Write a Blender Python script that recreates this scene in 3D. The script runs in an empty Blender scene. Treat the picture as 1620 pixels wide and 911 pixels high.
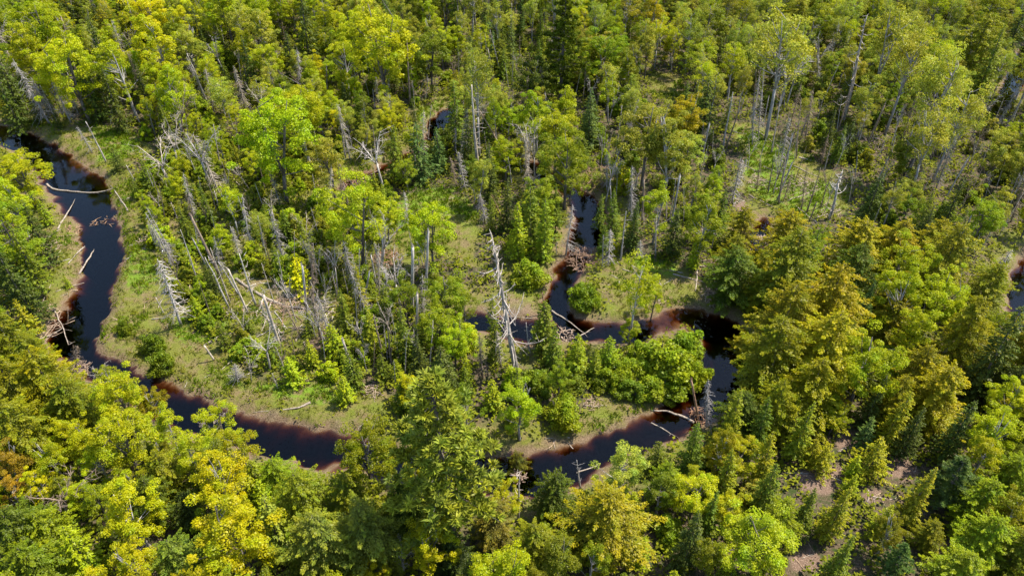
import bpy, math, random
import numpy as np
from mathutils import Vector, Matrix, Euler

rad = math.radians
SC = bpy.context.scene
COL = SC.collection
RNG = random.Random(20240607)

# ---------------------------------------------------------------- camera model
PW, PH, FPX, PITCH, CAMZ = 1620, 911, 1200.0, rad(40), 60.0
SP, CP = math.sin(PITCH), math.cos(PITCH)

def at(px, py, z=0.0):
    a, b = (px - PW / 2) / FPX, -(py - PH / 2) / FPX
    d = Vector((a, b * SP + CP, b * CP - SP))
    t = (z - CAMZ) / d.z
    return Vector((d.x * t, d.y * t, z))

def proj(x, y, z):
    zz = z - CAMZ
    dep = y * CP - zz * SP
    return PW / 2 + FPX * x / dep, PH / 2 - FPX * (y * SP + zz * CP) / dep, dep

# ---------------------------------------------------------------- noise, polygons
def vnoise(x, y, seed=0):
    x = np.asarray(x, float); y = np.asarray(y, float)
    xi, yi = np.floor(x).astype(np.int64), np.floor(y).astype(np.int64)
    fx, fy = x - xi, y - yi
    fx, fy = fx * fx * (3 - 2 * fx), fy * fy * (3 - 2 * fy)
    def h(i, j):
        n = (i * 374761393 + j * 668265263 + seed * 974711) & 0x7fffffff
        n = ((n ^ (n >> 13)) * 1274126177) & 0x7fffffff
        return ((n ^ (n >> 16)) & 0xffff) / 65535.0
    a = h(xi, yi) * (1 - fx) + h(xi + 1, yi) * fx
    b = h(xi, yi + 1) * (1 - fx) + h(xi + 1, yi + 1) * fx
    return a * (1 - fy) + b * fy

def fbm(x, y, seed=0, o=3):
    s, a, t = 0, 1.0, 0
    for k in range(o):
        s = s + a * vnoise(np.asarray(x) * 2 ** k, np.asarray(y) * 2 ** k, seed + k); t += a; a *= .5
    return s / t

def inpoly(x, y, poly):
    x = np.asarray(x, float); y = np.asarray(y, float)
    r = np.zeros(x.shape, bool)
    n = len(poly)
    for i in range(n):
        x0, y0 = poly[i]; x1, y1 = poly[(i + 1) % n]
        if y0 == y1: continue
        c = ((y0 > y) != (y1 > y)) & (x < (x1 - x0) * (y - y0) / (y1 - y0) + x0)
        r ^= c
    return r

# ---------------------------------------------------------------- the stream
STREAMS = [
 [(-90,196,2.3),(-40,202,2.3),(0,212,2.2),(40,228,2.2),(75,250,2.7),(100,275,3.2),(125,300,3.5),(138,325,3.2),(155,350,2.3),(160,385,2.4),(162,420,2.4),
  (150,455,2.2),(136,490,2.6),(122,520,2.9),(122,550,2.2),(140,575,1.7),(180,598,1.7),(230,620,1.8),(285,648,1.9),(340,671,1.9),
  (400,688,2.0),(460,702,2.1),(520,711,2.1),(600,726,2),(690,742,2),(780,752,2.1),(860,745,2.4),(910,733,2.2),(960,712,1.7),
  (1010,690,1.7),(1060,668,1.9),(1105,645,2),(1142,610,2.7),(1152,570,3.0),(1142,535,2.9),(1115,512,2.2),(1078,502,1.7),
  (1040,514,1.7),(1000,526,1.6),(960,528,1.6),(920,522,1.7),(893,505,1.3),(882,480,1.5),(893,450,1.6),(905,420,1.7),(915,395,1.7),
  (930,365,2.3),(930,335,2.2),(912,310,1.8),(895,298,1.6),(870,285,1.6),(845,268,1.5),(800,255,1.5)],
 [(930,524,1.5),(880,524,1.5),(845,526,2.1),(815,524,1.9),(780,512,1.5),(740,505,1.4)],
 [(1195,392,.8),(1203,372,1.1),(1212,352,.9)],
 [(715,172,.9),(703,182,1.3),(692,198,1.5),(684,212,1.0),(660,238,.6),(600,270,.7),(572,284,1.3),(550,296,.9)],
 [(1640,400,1.0),(1626,440,1.6),(1624,480,2.0),(1626,530,2.0),(1650,570,3)],
 [(1590,150,1.2),(1603,135,1.6),(1612,110,1.6),(1630,80,2)],
]
def catmull(pts, n=8):
    out = []
    for i in range(len(pts) - 1):
        p0, p1, p2, p3 = pts[max(i-1,0)], pts[i], pts[i+1], pts[min(i+2,len(pts)-1)]
        for k in range(n):
            t = k / n
            out.append(.5*((2*p1)+(p2-p0)*t+(2*p0-5*p1+4*p2-p3)*t*t+(3*p1-p0-3*p2+p3)*t**3))
    out.append(pts[-1]); return out
SAMP = []
for s in STREAMS:
    w = [np.array([*at(px, py, -.5)[:2], r]) for px, py, r in s]
    SAMP += catmull(w, 9)
SAMP = np.array(SAMP)

SHOALS = [(98,500,24),(110,525,20),(1055,503,34),(825,538,24),(880,735,16),(1095,640,18),(925,392,18),(120,262,22),(950,535,20)]
def stream_sd(x, y):
    x = np.asarray(x, float).ravel(); y = np.asarray(y, float).ravel()
    out = np.full(x.shape, 1e9)
    for i in range(0, len(x), 20000):
        dx = x[i:i+20000, None] - SAMP[None, :, 0]; dy = y[i:i+20000, None] - SAMP[None, :, 1]
        out[i:i+20000] = (np.sqrt(dx*dx + dy*dy) - SAMP[None, :, 2]).min(1)
    return out + (fbm(x*.7, y*.7, 7) - .5) * 1.6 + (vnoise(x*2.6, y*2.6, 9) - .5) * .35

def ground(x, y, sd=None):
    if sd is None: sd = stream_sd(x, y)
    x = np.asarray(x, float).ravel(); y = np.asarray(y, float).ravel()
    base = (fbm(x*.06, y*.06, 3) - .5) * .5 + (fbm(x*.5, y*.5, 5) - .5) * .16
    k = np.clip(sd / 1.6, 0, 1); k = k*k*(3-2*k)
    land = -.42 * (1 - k) + base * k + .12*k
    px, py, _ = proj(x, y, 0*x); shoal = np.zeros(len(x))
    for a, b, r in SHOALS: shoal = np.maximum(shoal, np.exp(-((px-a)**2 + ((py-b)*1.4)**2)/(r*r)))
    slope = np.clip(6*(fbm(x*.22, y*.22, 51)-.30), .6, 3.5)*(1-.75*np.clip(shoal*1.2, 0, 1))
    bed = -.42 - np.clip(-sd, 0, 3) * slope + (fbm(x*1.2, y*1.2, 11) - .5) * .25 * np.clip(-sd, 0, 1)
    return np.where(sd > 0, land, bed)
def gz(x, y): return float(ground([x], [y])[0])

# ---------------------------------------------------------------- open areas (outlines found in the picture, laid on the ground)
MEADOWS = {
 'point bar': [(168,292),(200,290),(222,335),(232,385),(255,440),(300,520),(345,545),(400,590),(470,612),(540,600),(600,622),(625,655),(560,685),(520,690),(440,684),(350,655),(262,620),(205,588),(150,560),(155,515),(180,450),(195,400),(188,350)],
 'upper strip': [(-40,178),(60,186),(130,196),(205,205),(245,232),(215,262),(200,290),(165,290),(110,245),(60,215),(-40,195)],
 'left bank': [(95,330),(120,360),(132,395),(128,440),(85,490),(60,540),(110,560),(60,545),(62,480),(85,440),(70,400),(75,350)],
 'middle glade': [(612,330),(650,310),(700,296),(742,318),(765,355),(755,400),(775,430),(735,420),(700,400),(650,430),(605,408),(600,370)],
 'far glade': [(1150,200),(1190,195),(1250,225),(1300,260),(1345,300),(1340,335),(1280,352),(1225,335),(1190,318),(1160,290),(1180,250)],
 'stream elbow': [(985,400),(1040,415),(1100,435),(1120,470),(1060,488),(1010,500),(980,505),(960,470),(958,430)],
 'inner bank': [(925,655),(945,630),(1020,610),(1090,612),(1085,640),(1030,655),(960,685),(900,700),(848,722),(846,688),(890,680)],
 'stream fork': [(790,405),(830,400),(892,402),(885,440),(868,480),(870,505),(800,505),(800,460)],
 'channel grass': [(660,180),(690,160),(712,165),(690,185),(680,210),(655,225)],
 'upper glade': [(1028,115),(1075,120),(1085,150),(1050,165),(1025,150)],
 'deadfall': [(365,425),(420,440),(520,465),(530,500),(500,540),(455,545),(400,520),(370,470)],
 'side glade': [(520,250),(560,245),(570,275),(540,300),(515,285)],
}
BARE = [[(1255,750),(1290,748),(1335,738),(1338,765),(1300,790),(1262,775)], [(1320,695),(1345,685),(1372,700),(1360,720),(1330,715)],
        [(1405,725),(1430,728),(1448,745),(1432,765),(1408,755)], [(1245,870),(1290,862),(1300,905),(1250,905)],
        [(1480,865),(1520,855),(1535,880),(1490,890)], [(1290,690),(1312,688),(1312,702),(1290,702)], [(1370,780),(1395,778),(1395,800),(1370,800)],
        [(480,545),(520,530),(525,555),(485,560)], [(1160,322),(1178,318),(1185,332),(1168,338)], [(1330,745),(1345,750),(1340,775),(1320,775)]]
GREEN = [[(340,545),(300,545),(255,510),(300,500),(370,520)], [(640,300),(720,290),(765,350),(700,340),(640,370),(600,360)], [(1165,205),(1215,215),(1250,245),(1262,300),(1300,285),(1325,300),(1310,335),(1255,345),(1190,300)],
         [(655,180),(695,160),(700,175),(670,215)], [(1010,400),(1060,410),(1065,440),(1010,430)], [(150,200),(215,215),(230,250),(160,260)], [(190,400),(240,390),(250,450),(220,470),(200,440)], [(340,600),(440,610),(520,600),(540,640),(470,640)]]
WATERVIS = [
 [(-20,198),(45,212),(100,245),(160,290),(185,345),(195,400),(178,455),(155,520),(150,555),(205,592),(265,620),(350,655),(430,682),(530,690),(520,735),(440,722),(400,702),(350,690),(300,680),(262,668),(240,625),(150,600),(118,575),(90,530),(85,490),(122,450),(130,390),(100,330),(96,265),(60,240),(-20,222)],
 [(848,725),(930,700),(1030,660),(1090,635),(1115,600),(1130,650),(1080,680),(1010,705),(940,735),(920,765),(860,760)],
 [(1010,500),(1090,480),(1160,520),(1172,600),(1130,600),(1115,540),(1080,515),(1020,530)],
 [(868,480),(890,420),(905,395),(908,310),(935,310),(945,370),(930,400),(905,440),(888,490),(960,510),(1000,515),(990,540),(930,545),(880,510)],
 [(808,505),(840,510),(838,545),(812,540)], [(684,210),(692,192),(704,180),(708,186),(695,207)], [(1195,350),(1215,350),(1210,390),(1195,395)], [(1606,440),(1625,430),(1625,545),(1608,540)],
 [(1606,118),(1625,105),(1625,125)],[(560,278),(578,276),(578,288),(560,292)],[(888,292),(915,298),(912,330),(888,330)],
]
VIS = WATERVIS + [p for k, p in MEADOWS.items()] + BARE
OPENBELT = [(200,290),(330,225),(560,230),(620,300),(600,420),(650,560),(560,610),(400,590),(300,500),(230,400)]
def gpoly(p): return [tuple(at(a, b, -.1)[:2]) for a, b in p]
MUD = [[(848,722),(850,700),(930,688),(1000,662),(1085,625),(1092,640),(1005,685),(930,708)], [(262,622),(300,618),(380,645),(480,665),(560,668),(525,690),(430,680),(350,657)], [(90,480),(75,500),(85,540),(105,560),(70,560),(60,500)], [(145,545),(160,520),(175,560),(220,590),(180,592)], [(800,470),(850,480),(868,500),(800,505)]]
MUD_G = [gpoly(p) for p in MUD]
MEADOW_G = [gpoly(p) for p in MEADOWS.values()]
BARE_G = [gpoly(p) for p in BARE]
GREEN_G = [gpoly(p) for p in GREEN]
BELT_G = [gpoly(OPENBELT)]
def anypoly(x, y, ps):
    r = np.zeros(np.shape(x), bool)
    for p in ps: r |= inpoly(x, y, p)
    return r

# ---------------------------------------------------------------- mesh plumbing
class MB:
    """collects vertices and faces (quads or tris) with one float per face, builds ONE mesh"""
    def __init__(s): s.v, s.f, s.a, s.n = [], [], [], 0
    def add(s, verts, faces, val=.5):
        verts = np.asarray(verts, float); faces = np.asarray(faces, np.int64)
        s.v.append(verts); s.f.append(faces + s.n); s.n += len(verts)
        s.a.append(np.broadcast_to(np.asarray(val, float), (len(faces),)).copy())
    def tube(s, pts, rr, k=6, val=.5, cap=True):
        pts = np.asarray(pts, float); rr = np.broadcast_to(np.asarray(rr, float), (len(pts),))
        d = np.gradient(pts, axis=0); d /= np.linalg.norm(d, axis=1)[:, None] + 1e-9
        ref = np.array([0, 0, 1.]) if abs(d[0][2]) < .8 else np.array([1., 0, 0])
        u = np.cross(d, ref); u /= np.linalg.norm(u, axis=1)[:, None] + 1e-9
        w = np.cross(d, u)
        th = np.arange(k) * 2 * math.pi / k
        ring = pts[:, None] + rr[:, None, None] * (np.cos(th)[None, :, None]*u[:, None] + np.sin(th)[None, :, None]*w[:, None])
        V = ring.reshape(-1, 3); n = len(pts)
        i = np.arange(n - 1)[:, None] * k; j = np.arange(k)[None]; j2 = (j + 1) % k
        F = np.stack([i + j, i + j2, i + k + j2, i + k + j], -1).reshape(-1, 4)
        if cap:
            V = np.vstack([V, pts[0], pts[-1]]); a, b = n*k, n*k + 1
            c0 = np.array([[a, (q+1) % k, q, q] for q in range(k)]); c1 = np.array([[b, (n-1)*k+q, (n-1)*k+(q+1) % k, (n-1)*k+(q+1) % k] for q in range(k)])
            F = np.vstack([F, c0, c1])
        s.add(V, F, val)
    def rhomb(s, c, nrm, L, wd, rs, axis=None, val=.5):
        n = len(c)
        nrm = nrm / (np.linalg.norm(nrm, axis=1)[:, None] + 1e-9)
        r = rs.normal(size=(n, 3)) if axis is None else axis
        u = r - (r * nrm).sum(1)[:, None] * nrm
        u /= np.linalg.norm(u, axis=1)[:, None] + 1e-9
        w = np.cross(nrm, u)
        L = np.broadcast_to(L, (n,))[:, None]; wd = np.broadcast_to(wd, (n,))[:, None]
        V = np.stack([c - u*L/2, c + w*wd/2 - u*L*.08, c + u*L/2, c - w*wd/2 - u*L*.08], 1).reshape(-1, 3)
        s.add(V, np.arange(n*4).reshape(-1, 4), val)
    def mesh(s, name, mat, smooth=False):
        V = np.vstack(s.v); F = np.vstack(s.f)
        tri = F[:, 2] == F[:, 3]
        cnt = np.where(tri, 3, 4)
        flat = F.ravel()[np.stack([np.ones_like(tri), np.ones_like(tri), np.ones_like(tri), ~tri], 1).ravel()]
        me = bpy.data.meshes.new(name)
        me.vertices.add(len(V)); me.vertices.foreach_set('co', V.astype(np.float32).ravel())
        me.loops.add(len(flat)); me.loops.foreach_set('vertex_index', flat.astype(np.int32))
        me.polygons.add(len(F)); me.polygons.foreach_set('loop_start', np.concatenate([[0], np.cumsum(cnt)[:-1]]).astype(np.int32))
        me.polygons.foreach_set('use_smooth', np.full(len(F), smooth))
        me.update(calc_edges=True)
        at_ = me.attributes.new('v', 'FLOAT', 'FACE'); at_.data.foreach_set('value', np.concatenate(s.a).astype(np.float32))
        me.materials.append(mat)
        return me

def link(o): COL.objects.link(o); return o
def meshobj(name, me, parent=None):
    o = link(bpy.data.objects.new(name, me))
    if parent: o.parent = parent
    return o

# ---------------------------------------------------------------- materials
def newmat(name):
    m = bpy.data.materials.new(name); m.use_nodes = True
    nt = m.node_tree; nt.nodes.clear()
    return m, nt, nt.nodes.new('ShaderNodeOutputMaterial')
def N(nt, t, **kw):
    n = nt.nodes.new(t)
    for k, v in kw.items():
        if k.startswith('i_'):
            key = k[2:].replace('_', ' ')
            n.inputs[int(key) if key.isdigit() else key].default_value = v
        else: setattr(n, k, v)
    return n
def mixc(nt, fac, a, b, blend='MIX'):
    n = nt.nodes.new('ShaderNodeMix'); n.data_type = 'RGBA'; n.blend_type = blend
    for sock, v in ((n.inputs[0], fac), (n.inputs[6], a), (n.inputs[7], b)):
        if hasattr(v, 'is_output') and v.is_output: nt.links.new(v, sock)
        elif isinstance(v, (int, float)): sock.default_value = v
        else: sock.default_value = (*v, 1)
    return n.outputs[2]
def noise(nt, scale, detail=3, rough=.55, vec=None):
    n = N(nt, 'ShaderNodeTexNoise', i_Scale=scale, i_Detail=detail, i_Roughness=rough)
    if vec is not None: nt.links.new(vec, n.inputs['Vector'])
    return n.outputs['Fac']
def ramp(nt, fac, stops):
    n = nt.nodes.new('ShaderNodeValToRGB'); e = n.color_ramp.elements
    while len(e) < len(stops): e.new(.5)
    for k, (p, c) in enumerate(stops):
        e[k].position = p; e[k].color = (*c, 1) if not isinstance(c, (int, float)) else (c, c, c, 1)
    nt.links.new(fac, n.inputs[0]); return n.outputs[0]

def leaf_material(name, tip=(1.15, 1.12, .8), trans=.36, lo=.62, hi=1.35, gloss=.012):
    m, nt, out = newmat(name)
    oi = N(nt, 'ShaderNodeObjectInfo'); av = N(nt, 'ShaderNodeAttribute', attribute_name='v')
    br = N(nt, 'ShaderNodeMapRange', i_To_Min=lo, i_To_Max=hi); nt.links.new(av.outputs['Fac'], br.inputs[0])
    tipc = mixc(nt, 1.0, oi.outputs['Color'], tip, 'MULTIPLY')
    c = mixc(nt, av.outputs['Fac'], oi.outputs['Color'], tipc)
    tcl = N(nt, 'ShaderNodeTexCoord').outputs['Object']
    hue = ramp(nt, noise(nt, .55, 3, .6, tcl), [(.34, (.78, .95, 1.1)), (.5, (1, 1, 1)), (.66, (1.12, 1.03, .75))])
    c = mixc(nt, 1.0, c, hue, 'MULTIPLY')
    vm = N(nt, 'ShaderNodeVectorMath', operation='SCALE'); nt.links.new(c, vm.inputs[0]); nt.links.new(br.outputs[0], vm.inputs['Scale'])
    d = N(nt, 'ShaderNodeBsdfDiffuse'); t = N(nt, 'ShaderNodeBsdfTranslucent'); g = N(nt, 'ShaderNodeBsdfGlossy', i_Roughness=.45)
    nt.links.new(vm.outputs[0], d.inputs['Color'])
    tc = mixc(nt, 1.0, vm.outputs[0], (1.1, 1.15, .5), 'MULTIPLY'); nt.links.new(tc, t.inputs['Color'])
    s = N(nt, 'ShaderNodeMixShader', i_0=trans); nt.links.new(d.outputs[0], s.inputs[1]); nt.links.new(t.outputs[0], s.inputs[2])
    s2 = N(nt, 'ShaderNodeMixShader', i_0=gloss); nt.links.new(s.outputs[0], s2.inputs[1]); nt.links.new(g.outputs[0], s2.inputs[2])
    nt.links.new(s2.outputs[0], out.inputs[0]); return m
def wood_material(name, stops, scale=3.0):
    m, nt, out = newmat(name)
    tc = N(nt, 'ShaderNodeTexCoord'); oi = N(nt, 'ShaderNodeObjectInfo')
    mp = N(nt, 'ShaderNodeMapping'); mp.inputs['Scale'].default_value = (1, 1, .25)
    nt.links.new(tc.outputs['Object'], mp.inputs[0])
    f = noise(nt, scale, 5, .65, mp.outputs[0])
    c = ramp(nt, f, stops)
    c = mixc(nt, 1.0, c, oi.outputs['Color'], 'MULTIPLY')
    b = N(nt, 'ShaderNodeBsdfPrincipled', i_Roughness=.85); nt.links.new(c, b.inputs['Base Color'])
    bp = N(nt, 'ShaderNodeBump', i_Strength=.5, i_Distance=.05); nt.links.new(f, bp.inputs['Height']); nt.links.new(bp.outputs[0], b.inputs['Normal'])
    nt.links.new(b.outputs[0], out.inputs[0]); return m

M_LEAF = leaf_material('broad_leaves', trans=.45, lo=.75, hi=1.3)
M_NEEDLE = leaf_material('needles', tip=(1.65, 1.5, .7), trans=.22, gloss=.012)  # spruce and fir sprays paler, warmer outward: sunlit tips painted into the colour
M_GOLD = leaf_material('golden_sprays', tip=(1.4, 1.32, .5), trans=.36, lo=.7, hi=1.25)
M_SHRUB = leaf_material('shrub_leaves', trans=.33)
M_GRASS = leaf_material('grass_blades', trans=.3, lo=.75, hi=1.2, gloss=.0)
M_BARK = wood_material('bark', [(.3, (.05, .04, .03)), (.55, (.13, .11, .09)), (.75, (.2, .18, .15))])
M_PALE = wood_material('pale_bark', [(.3, (.10, .088, .075)), (.5, (.29, .265, .24)), (.72, (.45, .42, .39))], 4)
M_DEAD = wood_material('weathered_wood', [(.3, (.085, .072, .06)), (.5, (.30, .27, .24)), (.68, (.50, .465, .425))], 5)
M_TWIG = wood_material('driftwood', [(.3, (.14, .1, .075)), (.55, (.32, .25, .19)), (.75, (.45, .38, .3))], 3)

# ---------------------------------------------------------------- the ground sheet
def axis(a, b, step, far):
    core = list(np.arange(a, b + step/2, step)); lo, hi, d = [], [], step
    x = a
    while x > -far: d *= 1.5; x -= d; lo.append(x)
    x, d = b, step
    while x < far: d *= 1.5; x += d; hi.append(x)
    return np.array(lo[::-1] + core + hi)
def build_ground():
    xs, ys = axis(-128, 128, .45, 2500), axis(22, 192, .45, 2500)
    X, Y = np.meshgrid(xs, ys); x, y = X.ravel(), Y.ravel()
    sd = stream_sd(x, y); z = ground(x, y, sd)
    nx, ny = len(xs), len(ys)
    i = np.arange(ny-1)[:, None]*nx + np.arange(nx-1)[None]
    F = np.stack([i, i+1, i+nx+1, i+nx], -1).reshape(-1, 4)
    mb = MB(); mb.add(np.stack([x, y, z], 1), F)
    m, nt, out = newmat('ground')
    me = mb.mesh('ground', m, True)
    j = (fbm(x*.5, y*.5, 21)-.5)*3; k = (fbm(x*.5, y*.5, 25)-.5)*3
    mead = anypoly(x+j, y+k, MEADOW_G).astype(float)
    mead = np.maximum(mead, np.clip(1.4 - np.abs(sd-1.5)/2.5, 0, 1)*(sd > 0))
    mead = np.maximum(mead, .85*anypoly(x+j, y+k, BELT_G))
    bare = anypoly(x+j*.5, y+k*.5, BARE_G).astype(float)
    bare = np.maximum(bare, anypoly(x+j*.8, y+k*.8, MUD_G)*np.clip(2.2*fbm(x*.6, y*.6, 27)-.35, 0, .85))
    green = anypoly(x+j, y+k, GREEN_G).astype(float)
    ca = me.color_attributes.new('cover', 'FLOAT_COLOR', 'POINT')
    ca.data.foreach_set('color', np.stack([mead, np.clip(sd/4, -1, 1)*.5+.5, bare, green], 1).astype(np.float32).ravel())
    at_ = N(nt, 'ShaderNodeAttribute', attribute_name='cover')
    sep = N(nt, 'ShaderNodeSeparateColor'); nt.links.new(at_.outputs['Color'], sep.inputs[0])
    tc = N(nt, 'ShaderNodeTexCoord').outputs['Object']
    big, mid, fine = noise(nt, .22, 4, .6, tc), noise(nt, 1.3, 5, .65, tc), noise(nt, 7, 6, .75, tc)
    litter = ramp(nt, fine, [(.3, (.035, .026, .016)), (.5, (.085, .062, .038)), (.7, (.19, .145, .095))])
    litter = mixc(nt, ramp(nt, mid, [(.45, 0), (.62, 1)]), litter, (.035, .052, .012))
    olive = ramp(nt, fine, [(.3, (.05, .058, .009)), (.5, (.108, .115, .018)), (.7, (.19, .188, .04))])
    tan = ramp(nt, fine, [(.3, (.06, .043, .018)), (.5, (.14, .105, .045)), (.7, (.24, .19, .09))])
    grs = ramp(nt, fine, [(.28, (.05, .085, .008)), (.5, (.10, .165, .012)), (.72, (.18, .26, .025))])
    mc = mixc(nt, ramp(nt, noise(nt, .6, 6, .7, tc), [(.48, 0), (.64, 1)]), olive, tan)
    gm = N(nt, 'ShaderNodeMath', operation='MULTIPLY'); nt.links.new(at_.outputs['Alpha'], gm.inputs[0]); nt.links.new(ramp(nt, mid, [(.38, 0), (.55, 1)]), gm.inputs[1])
    mc = mixc(nt, gm.outputs[0], mc, grs)
    mc = mixc(nt, ramp(nt, big, [(.52, 0), (.7, .4)]), mc, grs)
    c = mixc(nt, sep.outputs['Red'], litter, mc)
    brc = ramp(nt, fine, [(.3, (.06, .038, .026)), (.5, (.15, .10, .072)), (.7, (.31, .225, .17))])
    c = mixc(nt, sep.outputs['Blue'], c, brc)
    wear = N(nt, 'ShaderNodeMath', operation='MULTIPLY'); nt.links.new(sep.outputs['Red'], wear.inputs[0])
    nt.links.new(ramp(nt, noise(nt, .38, 6, .72, tc), [(.52, 0), (.63, .8)]), wear.inputs[1])
    c = mixc(nt, wear.outputs[0], c, ramp(nt, fine, [(.3, (.06, .042, .022)), (.5, (.14, .10, .052)), (.7, (.25, .19, .11))]))
    mud = ramp(nt, fine, [(.3, (.055, .036, .02)), (.5, (.135, .092, .055)), (.7, (.26, .19, .125))])
    wob = N(nt, 'ShaderNodeMath', operation='MULTIPLY_ADD'); nt.links.new(mid, wob.inputs[0]); wob.inputs[1].default_value = .3; nt.links.new(sep.outputs['Green'], wob.inputs[2])
    c = mixc(nt, ramp(nt, wob.outputs[0], [(.66, 1), (.80, 0)]), c, mud)
    bed = ramp(nt, mid, [(.3, (.06, .034, .018)), (.6, (.13, .076, .036)), (.8, (.09, .075, .035))])
    c = mixc(nt, ramp(nt, sep.outputs['Green'], [(.47, 1), (.52, 0)]), c, bed)
    b = N(nt, 'ShaderNodeBsdfPrincipled', i_Roughness=.95); b.inputs['Specular IOR Level'].default_value = .15
    nt.links.new(c, b.inputs['Base Color'])
    bp = N(nt, 'ShaderNodeBump', i_Strength=.9, i_Distance=.12); nt.links.new(fine, bp.inputs['Height']); nt.links.new(bp.outputs[0], b.inputs['Normal'])
    nt.links.new(b.outputs[0], out.inputs[0])
    o = meshobj('ground', me); o['kind'] = 'structure'
    # the water: its top is the stream's level, the banks rise out of it
    m, nt, out = newmat('tannin_water')
    fr = N(nt, 'ShaderNodeFresnel', i_IOR=1.36); tr = N(nt, 'ShaderNodeBsdfTransparent'); gl = N(nt, 'ShaderNodeBsdfGlossy', i_Roughness=.03)
    tcw = N(nt, 'ShaderNodeTexCoord').outputs['Object']
    bp = N(nt, 'ShaderNodeBump', i_Strength=.12, i_Distance=.02); nt.links.new(noise(nt, 2.2, 3, .5, tcw), bp.inputs['Height'])
    nt.links.new(bp.outputs[0], gl.inputs['Normal']); nt.links.new(bp.outputs[0], fr.inputs['Normal'])
    geo = N(nt, 'ShaderNodeNewGeometry')
    up = N(nt, 'ShaderNodeMath', operation='MULTIPLY'); inv = N(nt, 'ShaderNodeMath', operation='SUBTRACT'); inv.inputs[0].default_value = 1
    nt.links.new(geo.outputs['Backfacing'], inv.inputs[1]); nt.links.new(inv.outputs[0], up.inputs[0]); nt.links.new(fr.outputs[0], up.inputs[1])
    ms = N(nt, 'ShaderNodeMixShader'); nt.links.new(up.outputs[0], ms.inputs[0]); nt.links.new(tr.outputs[0], ms.inputs[1]); nt.links.new(gl.outputs[0], ms.inputs[2])
    va = N(nt, 'ShaderNodeVolumeAbsorption', i_Density=5.5); va.inputs['Color'].default_value = (.58, .33, .17, 1)
    nt.links.new(ms.outputs[0], out.inputs['Surface']); nt.links.new(va.outputs[0], out.inputs['Volume'])
    mb = MB(); a, b_, z0, z1 = -150, 150, -3.2, -.42
    V = [(x, y, z) for z in (z0, z1) for x, y in ((a, 15), (b_, 15), (b_, 215), (a, 215))]
    mb.add(V, [(3, 2, 1, 0), (4, 5, 6, 7), (0, 1, 5, 4), (1, 2, 6, 5), (2, 3, 7, 6), (3, 0, 4, 7)])
    w = meshobj('stream_water', mb.mesh('stream_water', m)); w['kind'] = 'structure'
build_ground()

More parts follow.
